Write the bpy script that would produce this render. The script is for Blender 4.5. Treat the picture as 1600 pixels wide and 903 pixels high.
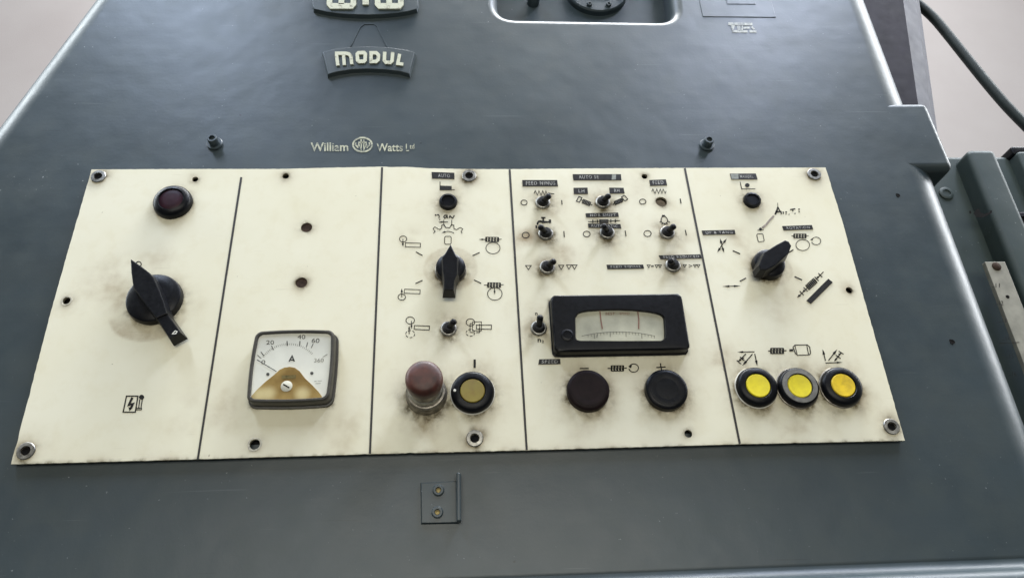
import bpy, bmesh, math, random
import numpy as np
from mathutils import Vector, Matrix, noise, geometry

random.seed(7)
for o in list(bpy.data.objects): bpy.data.objects.remove(o)
SC = bpy.context.scene
COL = SC.collection

# ------------------------------------------------------------------ camera (solved from the panel's four corners)
FPX = 1154.137
R1 = Vector((0.99797283, -0.01277763, 0.06234559))
R2 = Vector((-0.04016105, -0.88638748, 0.46119879))
R3 = Vector((0.04936932, -0.46276772, -0.88510378))
XO, ZO = -0.34, 1.6                      # panel's top-left corner in the world
CAM = Vector((0.33482077 + XO, -0.55733052, -0.41698323 + ZO))
def cv_to_world(c):
    return Vector((R1.dot(c), -R3.dot(c), R2.dot(c)))
cam_d = bpy.data.cameras.new('camera')
cam = bpy.data.objects.new('camera', cam_d); COL.objects.link(cam)
right = cv_to_world(Vector((1, 0, 0))); up = cv_to_world(Vector((0, -1, 0))); back = cv_to_world(Vector((0, 0, -1)))
m = Matrix((right, up, back)).transposed().to_4x4(); m.translation = CAM
cam.matrix_world = m
cam_d.sensor_fit = 'HORIZONTAL'; cam_d.sensor_width = 36; cam_d.lens = FPX / 1600 * 36
cam_d.clip_start = 0.01; cam_d.clip_end = 100
SC.camera = cam

# ------------------------------------------------------------------ world, lamps, exposure
w = bpy.data.worlds.new('World'); SC.world = w; w.use_nodes = True
w.node_tree.nodes['Background'].inputs[0].default_value = (0.80, 0.90, 1.0, 1)
w.node_tree.nodes['Background'].inputs[1].default_value = 0.10
def lamp(name, loc, target, sx, sy, power, col):
    d = bpy.data.lights.new(name, 'AREA'); d.shape = 'RECTANGLE'; d.size = sx; d.size_y = sy
    d.energy = power; d.color = col
    o = bpy.data.objects.new(name, d); COL.objects.link(o); o.location = loc
    o.rotation_euler = (Vector(target) - Vector(loc)).to_track_quat('-Z', 'Y').to_euler()
    return o
lamp('ceiling_tube_lamp', (-0.95, -1.0, 3.3), (-0.95, -1.0, 0), 0.4, 1.2, 34, (0.66, 0.78, 1.0))
lamp('ceiling_tube_lamp', (1.10, -1.0, 3.3), (1.10, -1.0, 0), 0.4, 1.2, 42, (0.72, 0.80, 1.0))
lamp('overhead_tube_lamp', (0.36, -0.25, 3.3), (0.36, -0.25, 0), 0.9, 0.3, 36, (0.95, 0.98, 1.0))
lamp('side_row_lamp', (-2.35, -0.1, 2.95), (-0.9, -0.3, 1.6), 0.5, 2.2, 68, (0.88, 0.96, 1.0))
lamp('side_row_lamp', (2.35, 0.0, 2.85), (0.9, -0.2, 1.5), 0.5, 2.2, 80, (0.94, 0.97, 1.0))
lamp('hall_lamp', (0.0, -3.0, 1.35), (0.0, 0, 1.35), 2.4, 1.2, 48, (1.0, 0.97, 0.85))
lamp('wall_fill_light', (0.5, -0.4, 5.9), (0.6, 2.4, 3.6), 4.0, 0.8, 240, (0.98, 0.985, 1.0))  # added fill light, there only to brighten the back wall
SC.view_settings.view_transform = 'Standard'; SC.view_settings.look = 'None'
SC.view_settings.exposure = 0.0; SC.view_settings.gamma = 1.0

# ------------------------------------------------------------------ pixel -> point on a plane parallel to the panel
def PX(x, y, h=0.0):
    """photo pixel -> world point on the plane h metres in front of the panel face (y = -h)"""
    d = cv_to_world(Vector(((x - 800) / FPX, (y - 451.5) / FPX, 1)))
    k = (-h - CAM.y) / d.y
    return CAM + d * k
class Fr:
    """a magnified crop of the photograph: crop coordinates -> photo pixels"""
    def __init__(s, x0, y0, k): s.x0, s.y0, s.k = x0, y0, k
    def __call__(s, x, y): return (s.x0 + x * s.k, s.y0 + y * s.k)
Z1 = Fr(590, 250, 220/1324); Z2 = Fr(600, 350, 220/1324); Z3 = Fr(600, 470, 220/795)
Z4 = Fr(790, 255, 160/1111); Z5 = Fr(930, 255, 160/1111); Z6 = Fr(800, 370, 310/1473)
Z7 = Fr(810, 470, 320/1204); Z8 = Fr(1070, 250, 240/1445); Z9 = Fr(1090, 340, 260/1467)
Z10 = Fr(1120, 520, 300/1426); ZA = Fr(0, 240, 400/1389); ZB = Fr(0, 490, 400/1389)
ZM = Fr(380, 500, 160/963); ZK = Fr(170, 390, 140/790); ZE = Fr(480, 0, 180/1600)
ZN = Fr(400, 0, 400/1598); ZW = Fr(475, 205, 190/1600); ZR = Fr(600, 700, 300/1334)
ZS = Fr(860, 470, 200/1600); ZX = Fr(905, 325, 80/1445); ZQ = Fr(1500, 380, 100/347)
PXF = Fr(0, 0, 1)

# ------------------------------------------------------------------ materials
def nodes(name):
    mt = bpy.data.materials.new(name); mt.use_nodes = True
    nt = mt.node_tree; b = nt.nodes['Principled BSDF']
    return mt, nt, b
def N(nt, t, **kw):
    n = nt.nodes.new(t)
    for k, v in kw.items():
        if hasattr(n, k): setattr(n, k, v)
        else: n.inputs[k.replace('_', ' ')].default_value = v
    return n
def coords(nt): return nt.nodes.new('ShaderNodeTexCoord').outputs['Object']
def noise_n(nt, scale, detail=4, rough=0.55, vec=None):
    n = N(nt, 'ShaderNodeTexNoise'); n.inputs['Scale'].default_value = scale
    n.inputs['Detail'].default_value = detail; n.inputs['Roughness'].default_value = rough
    nt.links.new(vec if vec is not None else coords(nt), n.inputs['Vector'])
    return n.outputs['Fac']
def ramp(nt, fac, a, b, ca=(0, 0, 0, 1), cb=(1, 1, 1, 1)):
    r = N(nt, 'ShaderNodeValToRGB'); e = r.color_ramp.elements
    e[0].position = a; e[1].position = b; e[0].color = ca; e[1].color = cb
    nt.links.new(fac, r.inputs['Fac']); return r.outputs['Color']
def mix(nt, fac, a, b, mode='MIX'):
    mx = N(nt, 'ShaderNodeMix', data_type='RGBA', blend_type=mode)
    for i, v in ((0, fac), (6, a), (7, b)):
        if isinstance(v, (int, float)): mx.inputs[i].default_value = v
        elif isinstance(v, tuple): mx.inputs[i].default_value = v if len(v) == 4 else (*v, 1)
        else: nt.links.new(v, mx.inputs[i])
    return mx.outputs[2]
def math_n(nt, op, a, b=0.0):
    n = N(nt, 'ShaderNodeMath', operation=op)
    for i, v in ((0, a), (1, b)):
        if isinstance(v, (int, float)): n.inputs[i].default_value = v
        else: nt.links.new(v, n.inputs[i])
    return n.outputs[0]
def bump(nt, b, fac, strength, dist):
    n = N(nt, 'ShaderNodeBump'); n.inputs['Strength'].default_value = strength; n.inputs['Distance'].default_value = dist
    nt.links.new(fac, n.inputs['Height']); nt.links.new(n.outputs['Normal'], b.inputs['Normal'])

def simple(name, col, rough=0.5, metal=0.0, var=0.25, nscale=120, bumpd=0.0, spec=0.5):
    mt, nt, b = nodes(name)
    f = noise_n(nt, nscale)
    dark = tuple(c * (1 - var) for c in col); lite = tuple(min(1, c * (1 + var)) for c in col)
    nt.links.new(ramp(nt, f, 0.3, 0.7, (*dark, 1), (*lite, 1)), b.inputs['Base Color'])
    r2 = noise_n(nt, nscale * 2.3, 3)
    rr = N(nt, 'ShaderNodeMapRange'); rr.inputs['To Min'].default_value = max(0.03, rough - 0.12); rr.inputs['To Max'].default_value = min(1, rough + 0.12)
    nt.links.new(r2, rr.inputs['Value']); nt.links.new(rr.outputs['Result'], b.inputs['Roughness'])
    b.inputs['Metallic'].default_value = metal; b.inputs['Specular IOR Level'].default_value = spec
    if bumpd: bump(nt, b, noise_n(nt, nscale * 4, 3), 0.5, bumpd)
    return mt

def housing_paint(name, base, rough=0.36, coat=0.0):
    mt, nt, b = nodes(name)
    co = coords(nt)
    big = noise_n(nt, 5.0, 6, 0.6, co)
    mid = noise_n(nt, 42, 5, 0.6, co)
    c = mix(nt, ramp(nt, big, 0.3, 0.72), tuple(x * 0.86 for x in base), tuple(x * 1.14 for x in base))
    c = mix(nt, ramp(nt, mid, 0.45, 0.75), c, (base[0] * 1.12, base[1] * 1.08, base[2] * 1.0))
    # flecks of pale dust and tiny chips
    sp = noise_n(nt, 420, 2, 0.5, co)
    patch = ramp(nt, noise_n(nt, 11, 3, 0.6, co), 0.44, 0.62)
    fleck = mix(nt, 1.0, ramp(nt, sp, 0.735, 0.775), patch, 'MULTIPLY')
    c = mix(nt, fleck, c, (0.22, 0.24, 0.24))
    dk = ramp(nt, noise_n(nt, 95, 2, 0.5, co), 0.79, 0.815)
    c = mix(nt, dk, c, (0.012, 0.016, 0.018))
    for rot, sc_, lo, col_ in ((0.35, (8, 40, 420), 0.735, (0.12, 0.135, 0.135)), (-0.9, (10, 40, 380), 0.755, (0.014, 0.018, 0.02))):
        mp2 = N(nt, 'ShaderNodeMapping'); mp2.inputs['Scale'].default_value = sc_; mp2.inputs['Rotation'].default_value = (0, rot, 0)
        nt.links.new(co, mp2.inputs['Vector'])
        c = mix(nt, math_n(nt, 'MULTIPLY', ramp(nt, noise_n(nt, 1.0, 2, 0.5, mp2.outputs['Vector']), lo, lo + 0.02), 0.35), c, col_)
    smear = ramp(nt, noise_n(nt, 3.2, 5, 0.7, co), 0.5, 0.75)
    c = mix(nt, math_n(nt, 'MULTIPLY', smear, 0.35), c, (0.072, 0.078, 0.070))
    nt.links.new(c, b.inputs['Base Color'])
    r = N(nt, 'ShaderNodeMapRange'); r.inputs['To Min'].default_value = rough - 0.08; r.inputs['To Max'].default_value = rough + 0.16
    nt.links.new(mix(nt, 0.5, big, mid), r.inputs['Value']); nt.links.new(r.outputs['Result'], b.inputs['Roughness'])
    b.inputs['Specular IOR Level'].default_value = 0.5
    b.inputs['Coat Weight'].default_value = coat; b.inputs['Coat Roughness'].default_value = 0.14
    # brushed-on paint over a casting: long soft waves, brush streaks, orange peel
    mp = N(nt, 'ShaderNodeMapping'); mp.inputs['Scale'].default_value = (14, 60, 160)
    nt.links.new(co, mp.inputs['Vector'])
    streak = noise_n(nt, 1.0, 4, 0.6, mp.outputs['Vector'])
    h = math_n(nt, 'ADD', math_n(nt, 'MULTIPLY', noise_n(nt, 22, 2, 0.5, co), 1.0),
               math_n(nt, 'ADD', math_n(nt, 'MULTIPLY', streak, 0.05), math_n(nt, 'MULTIPLY', noise_n(nt, 330, 3, 0.6, co), 0.07)))
    h = math_n(nt, 'ADD', h, math_n(nt, 'MULTIPLY', fleck, 0.12))
    bump(nt, b, h, 0.55, 0.0013)
    return mt

M = {}
M['housing'] = housing_paint('housing_paint', (0.032, 0.046, 0.052))
M['unit'] = housing_paint('side_unit_paint', (0.025, 0.040, 0.039), 0.55)
M['black'] = simple('black_plastic', (0.0042, 0.0045, 0.0058), 0.36, var=0.3, nscale=200, bumpd=0.00008, spec=0.17)
M['rubber'] = simple('black_rubber', (0.010, 0.010, 0.011), 0.6, var=0.35, nscale=300, bumpd=0.0001, spec=0.25)
M['brown_cap'] = simple('dark_brown_plastic', (0.0085, 0.0040, 0.0042), 0.5, var=0.3, nscale=160, spec=0.12)
M['red_lens'] = simple('dark_red_lens', (0.022, 0.003, 0.008), 0.45, var=0.3, nscale=120, spec=0.2)
M['red_cap'] = simple('worn_red_plastic', (0.056, 0.0145, 0.008), 0.5, var=0.65, nscale=90, bumpd=0.0001)
M['steel'] = simple('dull_steel', (0.27, 0.26, 0.235), 0.42, 0.9, 0.5, 230, 0.00012)
M['grimy_steel'] = simple('grimy_steel', (0.22, 0.20, 0.17), 0.42, 0.9, 0.5, 200, 0.0002)
M['dark_hole'] = simple('dark_recess', (0.006, 0.0055, 0.005), 0.8, var=0.3, spec=0.1)
M['grey_ring'] = simple('grey_plastic', (0.13, 0.125, 0.11), 0.5, var=0.3, nscale=250)
M['ink'] = simple('black_print', (0.012, 0.011, 0.009), 0.6, var=0.5, nscale=500, spec=0.2)
M['groove'] = simple('divider_groove', (0.014, 0.012, 0.010), 0.6, var=0.4, nscale=300)
M['tape'] = simple('black_label_tape', (0.017, 0.016, 0.015), 0.42, var=0.35, nscale=260, spec=0.25)
M['tape_text'] = simple('embossed_grey_text', (0.27, 0.265, 0.245), 0.5, var=0.7, nscale=420)
M['tape_worn'] = simple('worn_tape_patch', (0.20, 0.21, 0.18), 0.5, var=0.3, nscale=300)
M['plug'] = simple('brown_plug', (0.046, 0.030, 0.022), 0.8, var=0.35, nscale=350, spec=0.1)
M['pit'] = simple('brown_bushing', (0.20, 0.165, 0.13), 0.6, var=0.35, nscale=250)
M['gap_shade_frame'] = simple('gap_shade', (0.020, 0.024, 0.020), 0.7, var=0.4)
M['dial'] = simple('meter_dial', (0.80, 0.79, 0.73), 0.5, var=0.06, nscale=60)
M['dial_old'] = simple('yellowed_dial', (0.50, 0.485, 0.39), 0.55, var=0.28, nscale=38)
M['dial_ink'] = simple('dial_print', (0.045, 0.045, 0.045), 0.5, var=0.4, nscale=500)
M['dial_faint'] = simple('faint_dial_print', (0.22, 0.21, 0.18), 0.5, var=0.4, nscale=500)
M['red_print'] = simple('red_print', (0.24, 0.105, 0.08), 0.5, var=0.5, nscale=500)
M['bezel'] = simple('grey_bezel', (0.030, 0.027, 0.021), 0.42, var=0.3, nscale=200, bumpd=0.0001)
M['pale'] = simple('pale_plastic', (0.62, 0.60, 0.52), 0.5, var=0.15)
M['worn_rim'] = simple('worn_bare_rim', (0.46, 0.43, 0.34), 0.6, var=0.35, nscale=400)
M['post'] = simple('dark_post_paint', (0.008, 0.007, 0.012), 0.7, var=0.3, nscale=30, spec=0.15)
M['post_side'] = simple('lit_post_side', (0.040, 0.040, 0.052), 0.7, 0.0, 0.25, 25)  # paler tone paints the light falling on the post's right face
M['hose'] = simple('green_rubber_hose', (0.009, 0.015, 0.014), 0.6, var=0.3, nscale=60, spec=0.3)
M['scale'] = simple('cream_scale', (0.25, 0.24, 0.195), 0.55, var=0.22, nscale=70)
M['brass'] = simple('tarnished_brass', (0.16, 0.125, 0.05), 0.4, 0.7, 0.4, 300)
M['pencil'] = simple('smeared_marker', (0.24, 0.20, 0.165), 0.6, var=0.4, nscale=300)

def yellow_mat(name, col, dirt):
    mt, nt, b = nodes(name)
    n = noise_n(nt, 130, 4, 0.65)
    c = mix(nt, ramp(nt, n, 0.42, 0.75), col, tuple(a * (1 - dirt) + d * dirt for a, d in zip(col, (0.16, 0.10, 0.02))))
    nt.links.new(c, b.inputs['Base Color']); b.inputs['Roughness'].default_value = 0.42
    return mt
M['yellow'] = yellow_mat('yellow_cap', (0.72, 0.60, 0.018), 0.25)
M['amber'] = yellow_mat('amber_yellow_cap', (0.72, 0.50, 0.015), 0.5)
M['olive'] = yellow_mat('dirty_olive_cap', (0.20, 0.155, 0.022), 0.8)

def worn_print(name, col, under, lo, hi, scale):
    mt, nt, b = nodes(name)
    n = noise_n(nt, scale, 4, 0.65)
    nt.links.new(mix(nt, ramp(nt, n, lo, hi), under, col), b.inputs['Base Color'])
    b.inputs['Roughness'].default_value = 0.5
    return mt
M['letters'] = worn_print('cream_letter_paint', (0.50, 0.50, 0.37), (0.11, 0.09, 0.05), 0.30, 0.46, 150)
M['transfer'] = worn_print('worn_transfer', (0.46, 0.46, 0.33), (0.09, 0.10, 0.09), 0.34, 0.54, 260)
M['decal'] = worn_print('worn_decal', (0.46, 0.47, 0.42), (0.14, 0.15, 0.15), 0.36, 0.56, 240)

def amber_cover(h=0.0116):
    mt, nt, b = nodes('amber_translucent_cover')
    co = coords(nt); n = noise_n(nt, 70, 3, 0.5, co)
    c = ramp(nt, n, 0.35, 0.68, (0.25, 0.155, 0.048, 1), (0.42, 0.285, 0.10, 1))
    for px, py, r0, r1 in ((150, 698, 0.001, 0.008), (235, 690, 0.001, 0.0085), (555, 692, 0.001, 0.0085)):  # pale patches: reflections inside the cover, put into its colour
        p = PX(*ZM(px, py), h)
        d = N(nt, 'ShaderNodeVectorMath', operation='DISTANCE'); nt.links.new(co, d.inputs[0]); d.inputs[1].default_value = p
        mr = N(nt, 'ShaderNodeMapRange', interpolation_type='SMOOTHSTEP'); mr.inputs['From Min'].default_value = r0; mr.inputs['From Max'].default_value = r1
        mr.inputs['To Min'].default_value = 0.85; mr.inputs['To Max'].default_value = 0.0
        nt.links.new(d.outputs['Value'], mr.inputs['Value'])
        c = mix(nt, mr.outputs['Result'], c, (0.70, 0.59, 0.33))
    nt.links.new(c, b.inputs['Base Color'])
    b.inputs['Roughness'].default_value = 0.22
    return mt
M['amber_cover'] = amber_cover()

def glass():
    mt = bpy.data.materials.new('clear_meter_glass'); mt.use_nodes = True; nt = mt.node_tree
    nt.nodes.remove(nt.nodes['Principled BSDF'])
    t = N(nt, 'ShaderNodeBsdfTransparent'); t.inputs['Color'].default_value = (0.95, 0.95, 0.92, 1)
    g = N(nt, 'ShaderNodeBsdfGlossy'); g.inputs['Roughness'].default_value = 0.08
    mx = N(nt, 'ShaderNodeMixShader')
    mx.inputs[0].default_value = 0.055; nt.links.new(t.outputs[0], mx.inputs[1]); nt.links.new(g.outputs[0], mx.inputs[2])
    nt.links.new(mx.outputs[0], nt.nodes['Material Output'].inputs['Surface'])
    return mt
M['glass'] = glass()

def plate_paint():
    """cream enamel; the vertex attributes carry grime that has collected round the controls"""
    mt, nt, b = nodes('cream_panel_enamel')
    co = coords(nt)
    n1 = noise_n(nt, 7, 5, 0.6, co); n2 = noise_n(nt, 60, 5, 0.65, co); n3 = noise_n(nt, 320, 3, 0.6, co)
    c = mix(nt, ramp(nt, n1, 0.3, 0.7), (0.71, 0.675, 0.51), (0.765, 0.735, 0.59))
    c = mix(nt, math_n(nt, 'MULTIPLY', ramp(nt, n2, 0.5, 0.8), 0.30), c, (0.60, 0.53, 0.33))
    yel = ramp(nt, noise_n(nt, 3.6, 6, 0.62, co), 0.42, 0.72)
    c = mix(nt, math_n(nt, 'MULTIPLY', yel, 0.34), c, (0.60, 0.525, 0.31))
    for rot, lo in ((0.5, 0.745), (-0.25, 0.75), (1.2, 0.76)):
        mp2 = N(nt, 'ShaderNodeMapping'); mp2.inputs['Scale'].default_value = (14, 40, 700); mp2.inputs['Rotation'].default_value = (0, rot, 0)
        nt.links.new(co, mp2.inputs['Vector'])
        c = mix(nt, math_n(nt, 'MULTIPLY', ramp(nt, noise_n(nt, 1.0, 2, 0.5, mp2.outputs['Vector']), lo, lo + 0.02), 0.45), c, (0.33, 0.28, 0.18))
    gr = N(nt, 'ShaderNodeAttribute', attribute_name='grime').outputs['Fac']
    st = N(nt, 'ShaderNodeAttribute', attribute_name='stain').outputs['Fac']
    g2 = math_n(nt, 'MULTIPLY', gr, ramp(nt, mix(nt, 0.5, n2, n3), 0.33, 0.56))
    s2 = math_n(nt, 'MULTIPLY', st, ramp(nt, n2, 0.15, 0.6))
    c = mix(nt, s2, c, (0.30, 0.215, 0.115))
    c = mix(nt, g2, c, (0.085, 0.064, 0.024))
    fleck = ramp(nt, noise_n(nt, 210, 2, 0.5, co), 0.755, 0.79)
    c = mix(nt, math_n(nt, 'MULTIPLY', fleck, 0.6), c, (0.16, 0.13, 0.08))
    nt.links.new(c, b.inputs['Base Color'])
    r = N(nt, 'ShaderNodeMapRange'); r.inputs['To Min'].default_value = 0.42; r.inputs['To Max'].default_value = 0.62
    nt.links.new(n2, r.inputs['Value']); nt.links.new(r.outputs['Result'], b.inputs['Roughness'])
    b.inputs['Specular IOR Level'].default_value = 0.35
    bump(nt, b, math_n(nt, 'ADD', n1, math_n(nt, 'MULTIPLY', n3, 0.05)), 0.4, 0.0008)
    return mt
M['plate'] = plate_paint()

def wall_mat():
    mt, nt, b = nodes('plastered_wall')
    c = ramp(nt, noise_n(nt, 1.6, 5, 0.6), 0.3, 0.7, (0.54, 0.50, 0.49, 1), (0.60, 0.565, 0.555, 1))
    nt.links.new(c, b.inputs['Base Color']); b.inputs['Roughness'].default_value = 0.85
    bump(nt, b, noise_n(nt, 160, 4, 0.6), 0.3, 0.002)
    return mt
M['wall'] = wall_mat()

# ------------------------------------------------------------------ mesh helpers
def link(name, me, mat, parent=None, smooth=None):
    o = bpy.data.objects.new(name, me); COL.objects.link(o)
    if mat is not None: me.materials.append(M[mat])
    if smooth is not None:
        me.polygons.foreach_set('use_smooth', [True] * len(me.polygons))
        me.set_sharp_from_angle(angle=math.radians(smooth))
    if parent is not None: o.parent = parent
    return o
def weighted(o):
    md = o.modifiers.new('weighted_normals', 'WEIGHTED_NORMAL'); md.keep_sharp = True; md.weight = 100
    return o
def from_py(name, v, f, mat, parent=None, smooth=None):
    me = bpy.data.meshes.new(name); me.from_pydata([tuple(p) for p in v], [], f); me.validate(); me.update()
    bm = bmesh.new(); bm.from_mesh(me); bmesh.ops.recalc_face_normals(bm, faces=bm.faces); bm.to_mesh(me); bm.free()
    return link(name, me, mat, parent, smooth)
def empty(name, loc, label, cat, group=None):
    o = bpy.data.objects.new(name, None); COL.objects.link(o); o.location = loc; o.empty_display_size = 0.05
    o['label'] = label; o['category'] = cat
    if group: o['group'] = group
    return o
def adopt(root):
    """children were modelled in world space: keep them there under a root that stands at the thing's base"""
    inv = Matrix.Translation(-Vector(root.location))
    for c in root.children: c.matrix_parent_inverse = inv
def loft(rings, cap_end=True, cap_start=False):
    v, f = [], []; n = len(rings[0])
    for r in rings: v += [tuple(p) for p in r]
    for k in range(len(rings) - 1):
        for i in range(n):
            j = (i + 1) % n
            f.append((k * n + i, k * n + j, (k + 1) * n + j, (k + 1) * n + i))
    if cap_end: f.append(tuple(range((len(rings) - 1) * n, len(rings) * n)))
    if cap_start: f.append(tuple(range(n))[::-1])
    return v, f
def lathe(c, prof, seg=40, wob=0.0, poly=None):
    """rings about the panel normal through world point c (on the panel); prof: (radius, height out) in mm"""
    rings = []
    for r, h in prof:
        rg = []
        for i in range(seg):
            a = 2 * math.pi * i / seg
            k = 1 + wob * math.sin(3 * a + 1.3) + wob * 0.6 * math.sin(7 * a)
            rg.append((c.x + r * k * .001 * math.cos(a), c.y - h * .001, c.z + r * k * .001 * math.sin(a)))
        rings.append(rg)
    return loft(rings)
def lathe_obj(name, c, prof, mat, parent, seg=40, wob=0.0, smooth=40, cap=True):
    v, f = lathe(c, prof, seg, wob)
    if not cap: f = f[:-1]
    return from_py(name, v, f, mat, parent, smooth)
def prism(name, pts, h0, h1, mat, parent, bev=0.0, grow=0.0, smooth=35):
    """outline of world points (x, z) raised from h0 to h1 in front of the panel, with a chamfered rim"""
    c = Vector((sum(p[0] for p in pts) / len(pts), sum(p[1] for p in pts) / len(pts)))
    def ring(h, off):
        out = []
        n = len(pts)
        for i in range(n):
            a, p, b = (Vector(pts[(i + k) % n]) for k in (-1, 0, 1))
            d1 = (p - a).normalized(); d2 = (b - p).normalized()
            nn = Vector((d1.y + d2.y, -d1.x - d2.x)); nn = nn.normalized() if nn.length > 1e-9 else Vector((d1.y, -d1.x))
            if area < 0: nn = -nn
            k = 1 / max(0.45, nn.dot(Vector((d1.y, -d1.x)) * (1 if area > 0 else -1)))
            q = p + nn * off * k
            out.append((q.x, -h, q.y))
        return out
    area = sum(pts[i][0] * pts[(i + 1) % len(pts)][1] - pts[(i + 1) % len(pts)][0] * pts[i][1] for i in range(len(pts)))
    rings = [ring(h0, grow)]
    if bev: rings += [ring(h1 - bev, 0), ring(h1 - bev * 0.3, -bev * 0.3), ring(h1, -bev)]
    else: rings += [ring(h1, 0)]
    v, f = loft(rings)
    return weighted(from_py(name, v, f, mat, parent, smooth))
def box(name, lo, hi, mat, parent, bev=0.0, smooth=None):
    bm = bmesh.new(); bmesh.ops.create_cube(bm, size=1)
    for q in bm.verts: q.co = Vector(((lo[i] + hi[i]) / 2 + q.co[i] * (hi[i] - lo[i]) for i in range(3)))
    if bev: bmesh.ops.bevel(bm, geom=list(bm.edges), offset=bev, segments=3, affect='EDGES', profile=0.5)
    bmesh.ops.recalc_face_normals(bm, faces=bm.faces)
    me = bpy.data.meshes.new(name); bm.to_mesh(me); bm.free()
    o = link(name, me, mat, parent, smooth if smooth else (35 if bev else None))
    return weighted(o) if bev else o
def tube(name, path, rads, mat, parent, seg=14, caps=True, smooth=60):
    v, rings = [], []
    n = len(path); ref = Vector((0.31, 0.2, 0.93)).normalized()
    for i, p in enumerate(path):
        d = (Vector(path[min(i + 1, n - 1)]) - Vector(path[max(i - 1, 0)])).normalized()
        a = d.cross(ref).normalized(); b = d.cross(a)
        rings.append([Vector(p) + (a * math.cos(2 * math.pi * k / seg) + b * math.sin(2 * math.pi * k / seg)) * rads[i] for k in range(seg)])
    vv, f = loft(rings, caps, caps)
    return from_py(name, vv, f, mat, parent, smooth)
_tx = {}
def text_shape(s, spacing=1.0, bold=0.0):
    key = (s, spacing, bold)
    if key not in _tx:
        cu = bpy.data.curves.new('lettering', 'FONT'); cu.body = s; cu.space_character = spacing; cu.offset = bold; cu.resolution_u = 3
        o = bpy.data.objects.new('lettering', cu); COL.objects.link(o)
        bpy.context.view_layer.update()
        me = bpy.data.meshes.new_from_object(o.evaluated_get(bpy.context.evaluated_depsgraph_get()))
        V = [(q.co.x, q.co.y) for q in me.vertices]; F = [tuple(p.vertices) for p in me.polygons]
        bpy.data.objects.remove(o); bpy.data.curves.remove(cu); bpy.data.meshes.remove(me)
        x0 = min(q[0] for q in V); x1 = max(q[0] for q in V); y0 = min(q[1] for q in V); y1 = max(q[1] for q in V)
        _tx[key] = ([((x - x0) / (x1 - x0), (y - y0) / (y1 - y0)) for x, y in V], F)
    return _tx[key]

class Ink:
    """flat print or raised lettering laid on a plane h in front of the panel; drawn in crop coordinates"""
    def __init__(s, fr, h, thick=0.0): s.fr, s.h, s.t, s.v, s.f, s.flat = fr, h, thick, [], [], thick == 0
    def P(s, x, y, h=None): return PX(*s.fr(x, y), s.h if h is None else h)
    def poly(s, pts):
        b = len(s.v); n = len(pts)
        s.v += [s.P(*p) for p in pts]; s.f.append(tuple(range(b, b + n)))
        if s.t:
            tops = s.v[b:b + n]
            s.v += [q + Vector((0, s.t, 0)) for q in tops]
            for i in range(n): s.f.append((b + i, b + (i + 1) % n, b + n + (i + 1) % n, b + n + i))
        return s
    def line(s, pts, w, closed=False):
        if s.flat: w *= 1.45
        pts = [Vector(p) for p in pts]; n = len(pts)
        L, R = [], []
        for i in range(n):
            if closed: a, b = pts[i - 1], pts[(i + 1) % n]
            else: a, b = pts[max(i - 1, 0)], pts[min(i + 1, n - 1)]
            p = pts[i]
            d1 = (p - a).normalized() if (p - a).length > 1e-9 else (b - p).normalized()
            d2 = (b - p).normalized() if (b - p).length > 1e-9 else d1
            t = (d1 + d2)
            t = t.normalized() if t.length > 1e-6 else d1
            nn = Vector((-t.y, t.x)); k = 1 / max(0.5, abs(nn.dot(Vector((-d1.y, d1.x)))))
            L.append(p + nn * w / 2 * k); R.append(p - nn * w / 2 * k)
        rng = range(n) if closed else range(n - 1)
        for i in rng:
            j = (i + 1) % n
            s.poly([L[i], L[j], R[j], R[i]])
        return s
    def circ(s, cx, cy, rx, ry, w=0, n=30, a0=0, a1=360):
        full = a1 - a0 >= 360
        pts = [(cx + rx * math.cos(math.radians(a0 + (a1 - a0) * i / n)), cy + ry * math.sin(math.radians(a0 + (a1 - a0) * i / n))) for i in range(n if full else n + 1)]
        return s.poly(pts) if w == 0 else s.line(pts, w, full)
    def arrow(s, p, q, w, head=22, hw=None):
        """shaft p -> q with a filled head at q"""
        p, q = Vector(p), Vector(q); d = (q - p).normalized(); n = Vector((-d.y, d.x)); hw = hw or head * 0.32
        s.line([p, q - d * head * 0.8], w); s.poly([q, q - d * head + n * hw, q - d * head - n * hw]); return s
    def worm(s, cx, cy, L, Hh, ang=0, bars=4, w=4):
        """hob symbol: a dark block with pale flutes between its bars"""
        ca, sa = math.cos(math.radians(ang)), math.sin(math.radians(ang))
        T = lambda x, y: (cx + x * ca - y * sa, cy + x * sa + y * ca)
        s.line([T(-L/2, -Hh/2), T(L/2, -Hh/2), T(L/2, Hh/2), T(-L/2, Hh/2)], w, True)
        for i in range(bars + 1):
            x = -L/2 + L * (i + 0.0) / bars
            s.line([T(x, -Hh/2), T(x, Hh/2)], L / bars * 0.42)
            if i < bars: s.line([T(x + L/bars*.5, -Hh*.32), T(x + L/bars*.62, Hh*.32)], w * .55)
        return s
    def text(s, st, quad, spacing=1.0, bold=0.0):
        """quad: top-left, top-right, bottom-right, bottom-left"""
        V, F = text_shape(st, spacing, bold); b = len(s.v)
        a, c, d, e = [Vector(p) for p in quad]
        for x, y in V:
            p = (a * (1 - x) + c * x) * y + (e * (1 - x) + d * x) * (1 - y)
            s.v.append(s.P(p.x, p.y))
        s.f += [tuple(b + i for i in f) for f in F]; return s
    def build(s, name, mat, parent): return from_py(name, s.v, s.f, mat, parent)

def xz(p): return (p.x, p.z)

# ================================================================== the setting: wall behind the machine
wall = box('wall', (-6, 2.40, -0.2), (7, 2.52, 6.5), 'wall', None)
wall['kind'] = 'structure'

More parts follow.
